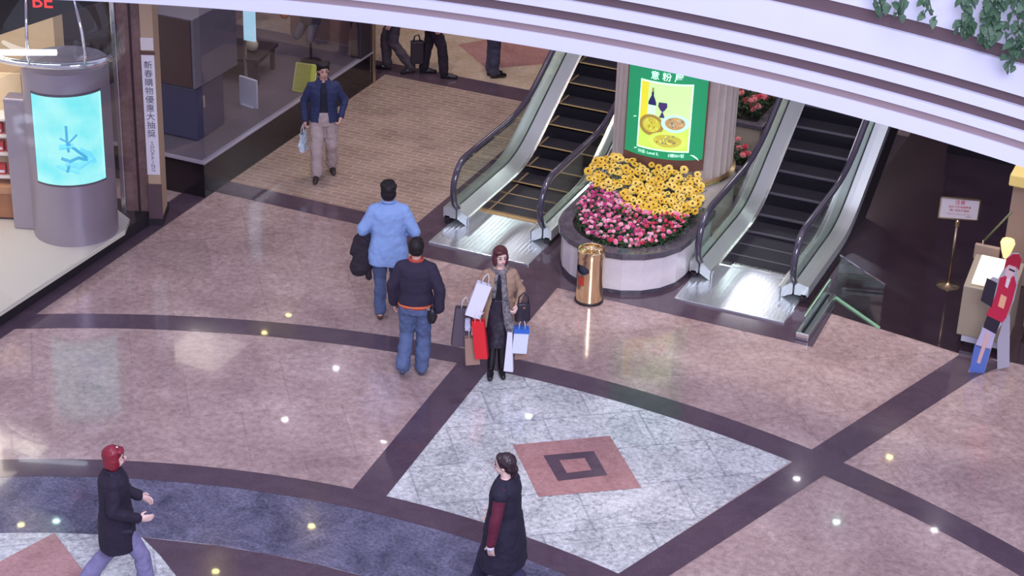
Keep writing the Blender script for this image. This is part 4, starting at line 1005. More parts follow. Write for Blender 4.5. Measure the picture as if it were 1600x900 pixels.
# trailing plants over the balcony at the top right -------------
def trailing():
    rnd = random.Random(21)
    lm = [mat('vine_leaf', (.045, .10, .055), .5, noise=.3, nscale=12)]
    def on_cyl(px, py, rr):
        r = ray(px, py); a = r.x*r.x+r.y*r.y; b = -2*(r.x*BC[0]+r.y*BC[1]); c = BC[0]**2+BC[1]**2-rr*rr
        k = (-b+sqrt(b*b-4*a*c))/(2*a); return Vector((r.x*k, r.y*k, CH+r.z*k))
    strands = [([(1372, -14), (1374, 4), (1379, 14)], 'leftmost'), ([(1412, -14), (1408, 6), (1402, 18)], 'second from the left'), ([(1448, -14), (1454, 10), (1457, 24)], 'third from the left'),
               ([(1512, -20), (1512, 10), (1513, 34), (1502, 48)], 'long one left of the corner'), ([(1545, -20), (1547, 10), (1548, 30), (1540, 54)], 'short tuft left of the corner'), ([(1560, -20), (1553, 20), (1566, 52), (1536, 60)], 'straggling tuft near the corner'),
               ([(1586, -20), (1590, 20), (1592, 55), (1596, 92)], 'longest at the corner'), ([(1602, -20), (1606, 30), (1600, 62), (1572, 104)], 'drooping down the corner')]
    for pts, lab in strands:
        W_ = [on_cyl(*p, BR-.12-.05*rnd.random()) for p in pts]
        root = W_[0]; o = empty('trailing_plant', tuple(root), 0, 'trailing green vine over the balcony, ' + lab, 'plant', 'vines trailing over the balcony')
        path = [p-root for p in W_]
        up = [Vector((0, .0, .0))+path[0]+Vector((.0, .25, .25)), path[0]]
        obj('vine_stem', tube([up[0]]+path, .006, 6), mat('vine_stem_green', (.05, .09, .04), .6), o, smooth=True)
        V = []
        for i in range(len(path)-1):
            n = 14 if len(path) > 3 else 8
            for j in range(n):
                t = j/n; p = path[i].lerp(path[i+1], t)+Vector((rnd.uniform(-.06, .06), rnd.uniform(-.05, .03), rnd.uniform(-.05, .05)))
                s = rnd.uniform(1.0, 2.0)
                lf = ([(0, 0, 0), (.018, .022, .004), (.045, .014, 0), (.062, 0, -.006), (.045, -.014, 0), (.018, -.022, .004)], [(0, 1, 2, 3, 4, 5)])
                V.append(xf(lf, T(*p) @ RZ(rnd.uniform(-2.6, -.4)) @ RY(rnd.uniform(.3, 1.3)) @ RX(rnd.uniform(-.6, .6)) @ Matrix.Scale(s, 4)))
        obj('leaves', join(*V), lm[0], o)
trailing()

# ------------------------------------------------------------ people
SKIN = mat('skin', (.62, .36, .29), .5); SKINL = mat('skin_light', (.74, .50, .44), .5)
HAIRK = mat('hair_black', (.014, .010, .012), .6, spec=.3)
FOLDS = bpy.data.textures.new('cloth_folds', 'CLOUDS'); FOLDS.noise_scale = .11; FOLDS.noise_depth = 2
STRANDS = bpy.data.textures.new('hair_strands', 'CLOUDS'); STRANDS.noise_scale = .022; STRANDS.noise_depth = 2
FOLDY = {'jacket': .022, 'trousers': .030, 'shirt': .026, 'jumper': .018, 'coat': .022, 'sleeveless_coat': .022, 'skirt': .014, 'scarf': .014, 'cloth_fall': .03, 'tee_shirt': .010}
def fuse(name, pieces, m, parent, vox=.010, sm=4):
    o = obj(name, join(*pieces), m, parent)
    r = o.modifiers.new('fuse', 'REMESH'); r.mode = 'VOXEL'; r.voxel_size = vox; r.use_smooth_shade = True
    s = o.modifiers.new('soften', 'SMOOTH'); s.factor = .5; s.iterations = sm
    if name in FOLDY or name == 'hair':
        d = o.modifiers.new('folds', 'DISPLACE'); d.texture = STRANDS if name == 'hair' else FOLDS; d.texture_coords = 'LOCAL'
        d.strength = .012 if name == 'hair' else FOLDY[name]*1.3; d.mid_level = .5
    return o
def hand_pieces(w, d, nrm, side, curl=.5):
    """palm, four unequal bent fingers and a thumb. w wrist, d direction of the fingers, nrm palm normal (towards the palm side), side = direction of the thumb"""
    w, d, nrm = Vector(w), Vector(d).normalized(), Vector(nrm).normalized()
    s = Vector(side); s = (s-d*s.dot(d)).normalized(); nrm = (nrm-d*nrm.dot(d)-s*nrm.dot(s)).normalized()
    M = Matrix((s, nrm, d)).transposed()
    P_ = [ellipsoid(w+d*.050, (.040, .018, .052), 12, 8, M), cap(w-d*.01, w+d*.03, .027, .030)]
    for i, L in enumerate((.066, .076, .071, .055)):
        o = w+d*.088+s*(.030-.020*i); a = curl*.9; b = curl*1.9
        p1 = o+(d*cos(a)+nrm*sin(a))*L*.5; p2 = p1+(d*cos(b)+nrm*sin(b))*L*.5
        P_ += [cap(o-d*.02, p1, .0098, .0090, 8), cap(p1, p2, .0090, .0075, 8)]
    o = w+d*.022+s*.030; p1 = o+(d*.65+s*.75+nrm*.2).normalized()*.038; p2 = p1+(d*.95+s*.15+nrm*.35).normalized()*.032
    P_ += [cap(o, p1, .0135, .011, 8), cap(p1, p2, .011, .008, 8)]
    return P_
BASEJ = dict(hipR=(.09, 0, .90), hipL=(-.09, 0, .90), kneeR=(.095, .01, .49), kneeL=(-.095, .01, .49), ankR=(.10, -.02, .085), ankL=(-.10, -.02, .085),
             shR=(.166, -.005, 1.350), shL=(-.166, -.005, 1.350), elR=(.25, -.03, 1.12), elL=(-.25, -.03, 1.12), wrR=(.25, .06, .88), wrL=(-.25, .06, .88),
             toeR=(.11, .15, .0), toeL=(-.11, .15, .0))
class Person:
    def __init__(s, loc, heading, H, label, J={}, female=False, lean=0.0, turn=0.0, group=None, skin=None):
        s.k = H/1.70; s.J = {a: Vector(b) for a, b in {**BASEJ, **J}.items()}; s.f = female; s.lean = lean; s.turn = turn
        s.o = empty('person', (loc[0], loc[1], loc[2] if len(loc) > 2 else 0), heading-pi/2, label, 'person', group); s.o.scale = (s.k,)*3
        s.skin = skin or (SKINL if female else SKIN); s.hands = {}
        s.sw = .90 if female else 1.0
        for a in ('shR', 'shL'):
            s.J[a].x *= s.sw
    def bend(s, vf):       # lean the trunk above the pelvis
        if not s.lean: return vf
        M = T(0, 0, .92) @ RX(-s.lean) @ T(0, 0, -.92)
        return [(M @ Vector(p)) if p[2] > .92 else Vector(p) for p in vf[0]], vf[1]
    def B(s, p):
        p = Vector(p)
        return (T(0, 0, .92) @ RX(-s.lean) @ T(0, 0, -.92)) @ p if p.z > .92 else p
    def body(s, vox=.008):
        J = s.J; w = s.sw; P_ = []
        P_.append(s.bend(rings([(.80, .15, .10, 0, 0), (.88, .170, .112, 0, 0), (.98, .155*(1 if not s.f else 1.0), .10, 0, 0), (1.08, .138*w, .092, 0, 0), (1.20, .155*w, .105, 0, .005), (1.30, .175*w, .11, 0, .005), (1.36, .150*w, .09, 0, 0), (1.41, .085, .062, 0, 0), (1.45, .055, .055, 0, 0)])))
        P_.append(cap(s.B((0, -.005, 1.40)), s.B((0, .012, 1.51)), .056*w, .052*w))
        HM = RZ(s.turn).to_3x3(); hc = s.B((0, .022, 1.59)); s.hc = hc; s.HM = HM
        h = lambda x, y, z: hc+HM @ Vector((x, y, z))
        P_ += [ellipsoid(hc+HM @ Vector((0, -.008, .018)), (.074, .093, .090), 18, 12, HM), ellipsoid(h(0, .022, -.045), (.055, .062, .066), 14, 10, HM),
               cap(h(0, .092, .004), h(0, .106, -.022), .008, .012, 8), ellipsoid(h(.074, -.005, -.012), (.010, .018, .030), 8, 6, HM), ellipsoid(h(-.074, -.005, -.012), (.010, .018, .030), 8, 6, HM),
               cap(h(-.016, .080, -.052), h(.016, .080, -.052), .009, .009, 8)]
        for a in 'RL':
            sh, el, wr = s.B(J['sh'+a]), J['el'+a], J['wr'+a]
            P_ += [cap(sh, el, .050*w, .040*w), cap(el, wr, .042*w, .026*w)]
            d = (wr-el).normalized(); hd = s.hands.get(a, {})
            d2 = Vector(hd.get('d', d)); sgn = 1 if a == 'R' else -1
            P_ += hand_pieces(wr, d2, hd.get('n', (-sgn, 0, 0)), hd.get('s', (0, 1, 0)), hd.get('curl', .5))
            P_ += [cap(J['hip'+a], J['knee'+a], .083, .055), cap(J['knee'+a], J['ank'+a], .056, .038)]
            t = J['toe'+a]; an = J['ank'+a]; P_ += [cap(an+Vector((0, -.02, -.03)), t*.75+an*.25+Vector((0, 0, .02)), .036, .030)]
        s.bodyo = fuse('body', P_, s.skin, s.o, vox, 3)
        # face
        ew = mat('eye_dark', (.02, .015, .015), .3); lp = mat('lips', (.50, .14, .13) if s.f else (.42, .20, .17), .5) if False else mat('lips_f' if s.f else 'lips_m', (.50, .10, .10) if s.f else (.42, .20, .17), .5)
        eyes = join(ellipsoid(h(.030, .083, .004), (.014, .007, .0065), 8, 6, HM), ellipsoid(h(-.030, .083, .004), (.014, .007, .0065), 8, 6, HM))
        obj('eyes', eyes, ew, s.bodyo, smooth=True)
        obj('eyebrows', join(cap(h(.014, .090, .026), h(.048, .076, .028), .0042, .003, 6), cap(h(-.014, .090, .026), h(-.048, .076, .028), .0042, .003, 6)), ew, s.bodyo, smooth=True)
        obj('mouth', ellipsoid(h(0, .088, -.052), (.022, .008, .0075), 10, 6, HM), lp, s.bodyo, smooth=True)
    def hair(s, style, m):
        HM = s.HM; hc = s.hc; h = lambda x, y, z: hc+HM @ Vector((x, y, z))
        P_ = [ellipsoid(h(0, -.022, .036), (.090, .098, .092), 20, 14, HM)]
        if style == 'short': P_ += [ellipsoid(h(0, -.040, -.010), (.083, .072, .075), 14, 10, HM), ellipsoid(h(.0, .045, .080), (.070, .045, .030), 12, 8, HM)]
        if style == 'shaggy': P_ += [ellipsoid(h(0, -.045, -.020), (.092, .078, .085), 14, 10, HM), ellipsoid(h(.0, .045, .085), (.078, .052, .036), 12, 8, HM), ellipsoid(h(.06, -.05, .08), (.04, .05, .035), 8, 6, HM), ellipsoid(h(-.06, -.03, .09), (.04, .05, .03), 8, 6, HM)]
        if style == 'bob': P_ += [ellipsoid(h(.070, -.015, -.035), (.030, .062, .085), 12, 8, HM), ellipsoid(h(-.070, -.015, -.035), (.030, .062, .085), 12, 8, HM), ellipsoid(h(0, -.070, -.045), (.082, .045, .085), 12, 8, HM), ellipsoid(h(.02, .052, .082), (.070, .045, .026), 12, 8, HM)]
        if style == 'tied': P_ += [ellipsoid(h(0, -.055, -.015), (.080, .058, .070), 14, 10, HM), ellipsoid(h(0, -.105, -.030), (.035, .035, .045), 10, 8, HM), ellipsoid(h(.0, .040, .080), (.070, .045, .028), 12, 8, HM), cap(h(0, -.11, -.05), h(0, -.09, -.17), .028, .014)]
        return fuse('hair', P_, m, s.o, .009, 2)
    def top(s, name, m, hem, e=.022, flare=0.0, sleeves=True, sl=.016, collar=True, hemd=0.0, cuff=1.0, vox=.011):
        J = s.J; w = s.sw; g = e; P_ = []
        L = [(hem, .165+g+flare, .108+g+flare*.8, 0, hemd)]
        for z, hx, hy in ((.88, .170, .112), (.98, .160, .106), (1.08, .145*w, .098), (1.20, .160*w, .110), (1.30, .178*w, .113), (1.37, .168*w, .094), (1.42, .105, .075), (1.452, .062, .06)):
            if z > hem+.02:
                f = flare*max(0, (1.25-z)/(1.25-hem)) if hem < 1.2 else 0
                L.append((z, hx+(g if z < 1.4 else g*.7)+f, hy+(g if z < 1.4 else g*.6)+f*.8, 0, hemd*max(0, (1.2-z)/(1.2-hem))))
        P_.append(s.bend(rings(L)))
        if sleeves:
            for a in 'RL':
                sh, el, wr = s.B(J['sh'+a]), J['el'+a], J['wr'+a]; sh = sh+Vector((0, 0, .006))
                q = wr-(wr-el).normalized()*.015
                P_ += [cap(sh, el, (.052+sl)*w, (.042+sl)*w), cap(el, q, (.044+sl)*w, (.030+sl*cuff)*w), cap(s.B(J['sh'+a]*.5+Vector((0, 0, .725))), sh, .045+sl*.4, .05+sl)]
        return fuse(name, P_, m, s.o, vox, 3)
    def trousers(s, m, e=.016, cuff=.030, top=1.0, hem=.05):
        J = s.J; P_ = [rings([(.80, .155+e, .105+e, 0, 0), (.88, .172+e, .114+e, 0, 0), (top, .160+e, .104+e, 0, 0)])]
        for a in 'RL':
            k, an, hp = J['knee'+a], J['ank'+a], J['hip'+a]
            q = an+(k-an).normalized()*.015
            P_ += [cap(hp, k, .086+e, .058+e), cap(k, q, .058+e, .038+cuff)]
        return fuse('trousers', P_, m, s.o, .011, 3)
    def shoes(s, m, heel=.0, boot=0.0):
        for a in 'RL':
            J = s.J; an = J['ank'+a]; t = J['toe'+a]; d = (t-an); dh = Vector((d.x, d.y, 0)).normalized()
            hp = an+Vector((0, 0, -.052))-dh*.025
            mid = hp.lerp(t, .55)
            P_ = [cap(hp, mid+Vector((0, 0, .034)), .036, .043), cap(mid+Vector((0, 0, .030)), t+Vector((0, 0, .032)), .043, .033), cap(an+Vector((0, 0, -.02)), an+Vector((0, 0, .01)), .042, .042)]
            if boot: kn = J['knee'+a]; P_.append(cap(an, an.lerp(kn, boot), .044, .060)); 
            P_.append(cap(hp+Vector((0, 0, .0)), hp+Vector((0, 0, -.01)), .034, .034))
            fuse('boot' if boot else 'shoe', P_, m, s.o, .009, 2)
    def put(s, name, pieces, m, vox=.010, sm=3): return fuse(name, pieces, m, s.o, vox, sm)
    def world(s, p):
        return Matrix.Translation(s.o.location) @ RZ(s.o.rotation_euler.z) @ (Vector(p)*s.k)
VH = atan2(CF.y, CF.x)     # heading straight away from the viewer
def cloth(name, c, n=.12, sc=14, rough=.85): return mat(name, c, rough, noise=n, nscale=sc)
NAVY = cloth('navy_cloth', (.020, .028, .085)); DENIM = cloth('denim', (.085, .12, .235), .25); SKY = cloth('pale_blue_cloth', (.25, .38, .68), .06, 6)
def tf(p, key): return key in p

# man in the navy jacket, walking towards the viewer
b = fl(507, 275)
m1 = Person((b[0], b[1]), VH+pi+R(6), 1.66, 'man in open navy jacket and beige trousers walking on the textured tiles', dict(
    kneeR=(.10, .10, .50), ankR=(.11, .12, .085), toeR=(.13, .29, .0), kneeL=(-.10, .02, .49), ankL=(-.11, -.18, .10), toeL=(-.13, -.02, .0),
    elL=(-.29, -.03, 1.14), wrL=(-.235, .10, .93), elR=(.27, -.03, 1.12), wrR=(.26, .08, .88)), turn=R(10))
m1.hands = {'L': dict(curl=1.1, n=(1, 0, 0), s=(0, 1, 0)), 'R': dict(curl=1.2, d=(0, .1, -1))}
m1.body(); m1.hair('shaggy', HAIRK)
m1.put('tee_shirt', [m1.bend(rings([(.98, .168, .112, 0, 0), (1.08, .152, .106, 0, 0), (1.2, .166, .117, 0, .003), (1.3, .186, .122, 0, .003), (1.37, .170, .100, 0, 0), (1.425, .085, .070, 0, 0)]))], cloth('black_tee', (.012, .012, .03)))
# jacket: two fronts left open over the shirt
def open_jacket(pr, m, hem, gap, e=.034, name='jacket', flare=.01):
    J = pr.J; w = pr.sw; L = []; seg = 30
    prof = [(hem, .170+e+flare, .112+e+flare), (.98, .160+e, .106+e), (1.08, .150*w+e, .102+e), (1.20, .162*w+e, .112+e), (1.30, .180*w+e*.9, .114+e*.9), (1.37, .170*w+e*.7, .096+e*.7), (1.425, .10+e*.4, .072+e*.4), (1.46, .072+e*.2, .066+e*.2)]
    v = []; f = []
    for z, hx, hy in prof:
        g = gap*(1-.75*max(0, (z-hem)/(1.46-hem)))
        for ly in range(2):
            hx2, hy2 = hx-.016*ly, hy-.016*ly
            for i in range(seg+1):
                a = pi/2+g/2/hy2*.9+(2*pi-g/hy2*.9)*i/seg
                c, s_ = cos(a), sin(a); v.append((hx2*abs(c)**.87*(1 if c >= 0 else -1), hy2*abs(s_)**.87*(1 if s_ >= 0 else -1), z))
    n = seg+1; K = len(prof)
    idx = lambda k, ly, i: k*2*n+ly*n+i
    for k in range(K-1):
        for i in range(seg):
            f.append((idx(k, 0, i), idx(k, 0, i+1), idx(k+1, 0, i+1), idx(k+1, 0, i))); f.append((idx(k, 1, i), idx(k+1, 1, i), idx(k+1, 1, i+1), idx(k, 1, i+1)))
        for i in (0, seg): f.append((idx(k, 0, i), idx(k+1, 0, i), idx(k+1, 1, i), idx(k, 1, i)))
    for k in (0, K-1):
        for i in range(seg): f.append((idx(k, 0, i), idx(k, 0, i+1), idx(k, 1, i+1), idx(k, 1, i)))
    P_ = [pr.bend((v, f))]
    for a in 'RL':
        sh, el, wr = pr.B(J['sh'+a]), J['el'+a], J['wr'+a]; q = wr-(wr-el).normalized()*.01
        P_ += [cap(sh, el, .068*w, .054*w), cap(el, q, .056*w, .043*w), cap(sh-Vector((0, 0, .012))-Vector((sh.x*.25, 0, 0)), sh, .058, .072*w)]
    return fuse(name, P_, m, pr.o, .009, 2)
open_jacket(m1, NAVY, .86, .10)
m1.trousers(cloth('beige_cloth', (.40, .31, .30), .08), .028, .045)
m1.shoes(mat('shoe_dark', (.035, .022, .022), .5))
def carrier(name, loc, rz, w, d, h, cols, label, open_top=True, taper=1.0, handles=True, tilt=0.0, band=None, group=None, wrinkle=.0, stiff=True):
    """a carrier bag with its mouth at the top: open tapered sack, folded base, two loop handles"""
    o = empty(name, loc, rz, label, 'bag', group); o.rotation_euler = (0, tilt, rz)
    m = mat(*cols) if isinstance(cols, tuple) else cols
    rnd = random.Random(len(label))
    n = 6; v = []; f = []; lay = []
    for k in range(n+1):
        t = k/n; ww = w*(taper+(1-taper)*t); dd = d*(1.0-.25*t)
        ring_ = [(-ww/2, -dd/2), (0, -dd/2-wrinkle*rnd.random()), (ww/2, -dd/2), (ww/2-.25*dd*(.5 if t > .3 else .1)*t, 0), (ww/2, dd/2), (0, dd/2), (-ww/2, dd/2), (-ww/2+.25*dd*(.5 if t > .3 else .1)*t, 0)]
        lay.append([(x+rnd.uniform(-1, 1)*wrinkle, y+rnd.uniform(-1, 1)*wrinkle, -h+h*t) for x, y in ring_])
    for r_ in lay: v += r_
    for k in range(n):
        for i in range(8): f.append((k*8+i, k*8+(i+1) % 8, (k+1)*8+(i+1) % 8, (k+1)*8+i))
    f.append(tuple(range(8)))
    q = obj('sack', (v, f), m, o); so = q.modifiers.new('paper', 'SOLIDIFY'); so.thickness = .003
    if handles:
        hm = mat('bag_cord', (.75, .7, .7), .6)
        for y in (-d*.35, d*.35): obj('handle', tube([(-w*.22, y, -.02), (-w*.18, y*.7, .07), (0, 0, .13), (w*.18, y*.7, .07), (w*.22, y, -.02)], .004, 6), hm, o, smooth=True)
    if band:
        z0, z1, bc = band; vb = []
        ww = w*(taper+(1-taper)*.9)+.006; dd = d*.82+.004
        obj('coloured_band', box(-ww/2, ww/2, -dd/2-.004, dd/2+.004, z0, z1), mat(*bc), o)
    return o
hw = m1.world(m1.J['wrR']+Vector((0, .0, -.09)))
carrier('plastic_bag', tuple(hw+Vector((-.03, .0, -.10))), m1.o.rotation_euler.z+R(70), .17, .07, .26, ('bag_pale_teal', (.50, .58, .66), .4), 'pale plastic bag hanging from the hand of the man in navy', wrinkle=.012)

# man in the loose pale blue shirt, seen from behind
b = fl(606, 492)
m2 = Person((b[0], b[1]), VH+R(4), 1.73, 'man seen from behind in a loose pale blue shirt and jeans', dict(
    elR=(.30, -.03, 1.10), wrR=(.20, .22, 1.02), elL=(-.29, -.02, 1.12), wrL=(-.24, .16, 1.00), ankL=(-.09, -.10, .10), toeL=(-.10, .08, 0), kneeL=(-.095, .02, .49), kneeR=(.09, .14, .50), ankR=(.10, .20, .085), toeR=(.11, .38, 0)))
m2.hands = {'R': dict(curl=1.0, s=(0, 0, 1), n=(-1, 0, 0)), 'L': dict(curl=1.0, s=(0, 0, 1), n=(1, 0, 0))}
m2.body(); m2.hair('shaggy', HAIRK); m2.trousers(DENIM, .018, .030)
m2.top('shirt', SKY, .70, .040, .030, sl=.030, cuff=1.2)
m2.put('shirt_collar', [tube([(.065*cos(a), .06*sin(a)-.002, 1.475) for a in [2*pi*i/20 for i in range(20)]], .017, 8, closed=True)], SKY)
m2.shoes(mat('shoe_brown', (.10, .055, .04), .5))
# dark jacket hanging over his left forearm
jo = empty('folded_jacket', tuple(m2.world((-.27, .03, 1.05))), m2.o.rotation_euler.z, 'dark jacket draped over the left forearm of the man in blue', 'jacket')
JK = cloth('black_jacket', (.022, .014, .024))
fuse('cloth_fall', [rings([(-.52, .10, .07, -.05, -.02), (-.45, .13, .09, -.05, -.02), (-.25, .11, .085, -.03, 0), (-.05, .085, .075, -.015, 0), (.02, .07, .06, 0, 0), (.045, .03, .03, 0, 0)]), cap((-.08, 0, -.08), (-.14, -.02, -.24), .055, .045), cap((.04, -.03, -.30), (.05, -.03, -.56), .05, .04)], JK, jo, .011, 2)
fuse('collar', [cap((-.03, -.06, .0), (.04, -.06, -.06), .026, .026)], JK, jo, .009, 2)

# man in the dark jumper with red trim, seen from behind, left heel lifted
b = fl(648, 583)
m3 = Person((b[0], b[1]), VH-R(4), 1.68, 'man seen from behind in a dark jumper with red collar and jeans', dict(
    kneeR=(.09, .04, .49), ankR=(.08, .0, .085), toeR=(.10, .17, 0), kneeL=(-.10, .06, .50), ankL=(-.12, -.16, .165), toeL=(-.13, -.04, .005),
    elR=(.275, -.06, 1.13), wrR=(.27, -.05, .87), elL=(-.265, -.02, 1.12), wrL=(-.25, .06, .87)))
m3.hands = {'R': dict(curl=.7, d=(0, .1, -1)), 'L': dict(curl=.7, d=(0, .2, -1))}
m3.body(); m3.hair('short', HAIRK); m3.trousers(DENIM, .026, .050)
JU = cloth('dark_jumper', (.022, .015, .038)); RD = cloth('red_rib', (.42, .055, .035))
m3.top('jumper', JU, .93, .036, .004, sl=.026, cuff=1.3)
m3.put('red_collar', [tube([(.072*cos(a), .066*sin(a)-.002, 1.462) for a in [2*pi*i/20 for i in range(20)]], .020, 8, closed=True)], RD)
m3.put('red_hem', [rings([(.885, .198, .145, 0, 0), (.93, .200, .146, 0, 0)])], RD)
m3.put('orange_belt_line', [rings([(.905, .203, .150, 0, 0), (.925, .203, .150, 0, 0)])], cloth('orange_rib', (.65, .20, .07)), .008, 1)
for a in 'RL': m3.put('red_cuff', [cap(m3.J['wr'+a], m3.J['wr'+a]-(m3.J['wr'+a]-m3.J['el'+a]).normalized()*.015, .046, .048)], RD)
m3.shoes(mat('shoe_slate', (.06, .065, .10), .5))
po = empty('belt_pouch', tuple(m3.world((.20, -.10, .86))), m3.o.rotation_euler.z, 'black pouch hanging from the belt of the man in the jumper', 'bag')
fuse('pouch', [ellipsoid((0, 0, -.05), (.055, .045, .10), 14, 10)], mat('pouch_black', (.010, .009, .014), .4), po, .009, 1)
obj('strap', tube([(-.02, 0, .04), (0, -.01, .10), (.03, 0, .04)], .007, 6), MATS['pouch_black'], po, smooth=True)
obj('buckle', box(-.055, -.02, -.045, -.03, .04, .07), STEEL, po, bev=.003)

# woman with shopping bags, facing the viewer
b = fl(776, 584)
w1 = Person((b[0], b[1]), VH+pi+R(4), 1.60, 'woman in camel coat and black skirt carrying many shopping bags', dict(
    kneeR=(.06, .03, .49), ankR=(.075, .02, .10), toeR=(.09, .18, .0), kneeL=(-.05, .02, .49), ankL=(-.055, -.02, .10), toeL=(-.07, .14, .0), hipR=(.08, 0, .9), hipL=(-.08, 0, .9),
    elR=(.27, .0, 1.15), wrR=(.25, .12, .98), elL=(-.26, -.01, 1.14), wrL=(-.20, .14, 1.00)), female=True, turn=R(14))
w1.hands = {'R': dict(curl=1.3, s=(0, 0, 1), n=(-1, 0, 0)), 'L': dict(curl=1.3, s=(0, 0, 1), n=(1, 0, 0))}
w1.body(); w1.hair('bob', mat('hair_auburn', (.085, .018, .022), .4))
BLKL = mat('black_leather', (.022, .016, .030), .32)
w1.put('black_top', [rings([(.95, .158, .11, 0, 0), (1.08, .14, .104, 0, 0), (1.2, .152, .118, 0, .003), (1.3, .170, .122, 0, .003), (1.37, .155, .100, 0, 0), (1.43, .075, .068, 0, 0)])], cloth('black_knit', (.010, .009, .016)))
w1.put('skirt', [rings([(.42, .175, .135, 0, .0), (.55, .172, .130, 0, .0), (.70, .178, .128, 0, 0), (.86, .182, .126, 0, 0), (.98, .160, .112, 0, 0), (1.05, .146, .108, 0, 0)])], BLKL, .010, 2)
CAM = cloth('camel_cloth', (.34, .22, .15), .1)
open_jacket(w1, CAM, .70, .24, .040, 'coat', .02)
w1.shoes(mat('boot_black', (.012, .009, .013), .3), boot=.92)
SC = stone('leopard_scarf', (.05, .045, .06), (.30, .27, .28), (.02, .02, .03), 16, .8, None, .6, .3, spec=.2)
w1.put('scarf', [tube([(.085*cos(a), .078*sin(a)+.01, 1.43+.02*sin(a)*-1) for a in [2*pi*i/20 for i in range(20)]], .030, 8, closed=True),
                 rings([(.60, .065, .022, -.16, .165), (.80, .06, .024, -.11, .170), (1.0, .045, .026, -.075, .160), (1.2, .038, .028, -.05, .148), (1.38, .034, .030, -.03, .105)]), cap((.05, .10, 1.36), (.075, .150, 1.12), .028, .024)], SC, .009, 2)
RB = w1.o.rotation_euler.z
def at_(px, py, near=0): return tuple(wp(px, py, b, near))
VR = VH-pi/2
carrier('shopping_bag', at_(757, 443, .16), VR, .17, .09, .42, ('paper_white', (.74, .74, .84), .5), 'tall white paper bag slung highest at her right elbow', tilt=R(17))
carrier('shopping_bag', at_(726, 480, .02), VR+R(10), .20, .10, .48, ('paper_plum', (.10, .075, .10), .5), 'dark plum paper bag hanging outermost left of the woman', tilt=R(5))
carrier('shopping_bag', at_(747, 500, .20), VR-R(8), .14, .09, .47, ('paper_red', (.72, .02, .03), .3), 'bright red shopping bag at her right side', tilt=R(-7))
carrier('shopping_bag', at_(737, 526, .10), VR+R(8), .16, .09, .34, ('paper_kraft', (.36, .22, .17), .6), 'brown kraft paper bag below the red bag', tilt=R(-3))
carrier('small_bag', at_(731, 498, .15), VR, .055, .05, .14, ('plastic_lilac', (.48, .48, .62), .4), 'small pale lilac plastic bag beside the red bag', wrinkle=.006, handles=False)
carrier('shopping_bag', at_(815, 512, .14), VR+R(6), .165, .11, .30, ('paper_pale', (.66, .70, .84), .5), 'white box bag with blue rim at her left side', band=(-.05, .002, ('rim_blue', (.03, .14, .55), .4)), tilt=R(4))
carrier('shopping_bag', at_(814, 540, -.02), VR+R(16), .16, .09, .15, ('paper_kraft', (.36, .22, .17), .6), 'brown kraft paper bag behind the white box bag', handles=False)
carrier('shopping_bag', at_(797, 518, .18), VR-R(10), .05, .05, .50, ('paper_white', (.74, .74, .84), .5), 'long slim white paper bag reaching almost to the floor', handles=False, taper=2.1)
hb = empty('handbag', at_(818, 470, .12), VR+R(14), 'black leather handbag on the left forearm of the woman', 'bag')
fuse('bag_body', [rings([(-.25, .085, .035, 0, 0), (-.22, .092, .042, 0, 0), (-.08, .082, .036, 0, 0), (-.03, .07, .022, 0, 0)])], BLKL, hb, .009, 1)
obj('handle', tube([(-.06, 0, -.04), (-.05, 0, .05), (0, 0, .10), (.05, 0, .05), (.06, 0, -.04)], .009, 8), BLKL, hb, smooth=True)
obj('clasp', box(-.012, .012, -.046, -.036, -.08, -.055), BRASS, hb)

# red-haired woman in a dark coat walking to the right, bottom left
p = fl(174, 702, 1.60)
w2 = Person((p[0], p[1]), VR+R(14), 1.62, 'woman with dyed red hair in a long dark coat walking right', dict(
    kneeR=(.09, .22, .50), ankR=(.09, .26, .085), toeR=(.10, .43, .0), kneeL=(-.09, -.08, .50), ankL=(-.09, -.34, .14), toeL=(-.10, -.20, .0),
    elR=(.235, -.03, 1.12), wrR=(.19, .20, 1.00), elL=(-.22, .03, 1.12), wrL=(-.16, .24, 1.03)), female=True, turn=R(0))
w2.hands = {'R': dict(curl=.25, d=(-.1, 1, -.15), s=(0, 0, 1), n=(-1, 0, 0)), 'L': dict(curl=.5, s=(0, 0, 1), n=(1, 0, 0))}
w2.body(); w2.hair('bob', mat('hair_dyed_red', (.20, .008, .022), .35))
w2.trousers(cloth('lavender_trousers', (.20, .18, .33), .08), .024, .052)
w2.top('coat', cloth('black_plum_coat', (.014, .008, .024)), .62, .040, .045, sl=.026, cuff=1.3)
w2.put('coat_collar', [tube([(.075*cos(a), .07*sin(a), 1.455) for a in [2*pi*i/20 for i in range(20)]], .026, 8, closed=True)], MATS['black_plum_coat'])
w2.put('pocket_flap', [box(.195, .225, .0, .14, .86, .90)], cloth('flap_plum', (.03, .02, .045)), .008, 1)
d_ = (w2.J['wrR']-w2.J['elR']).normalized()
w2.put('blue_cuff', [tube([w2.J['wrR']-d_*.01+(Vector((1, 0, 0))*cos(a)+d_.cross(Vector((1, 0, 0)))*sin(a))*.032 for a in [2*pi*i/16 for i in range(16)]], .018, 8, closed=True)], mat('cuff_blue', (.02, .03, .55), .4))
w2.shoes(mat('shoe_black', (.012, .01, .012), .4))
w2.put('hair_clip', [ellipsoid(w2.hc+Vector((.03, .03, .125)), (.014, .012, .008), 8, 6)], mat('clip_pale', (.7, .6, .7), .3), .004, 1)
w2.put('bag_strap', [tube([(.10, -.02, 1.455), (.03, .150, 1.30), (-.10, .155, 1.12), (-.20, .05, .95)], .009, 6)], mat('strap_grey', (.06, .05, .08), .5), .006, 1)

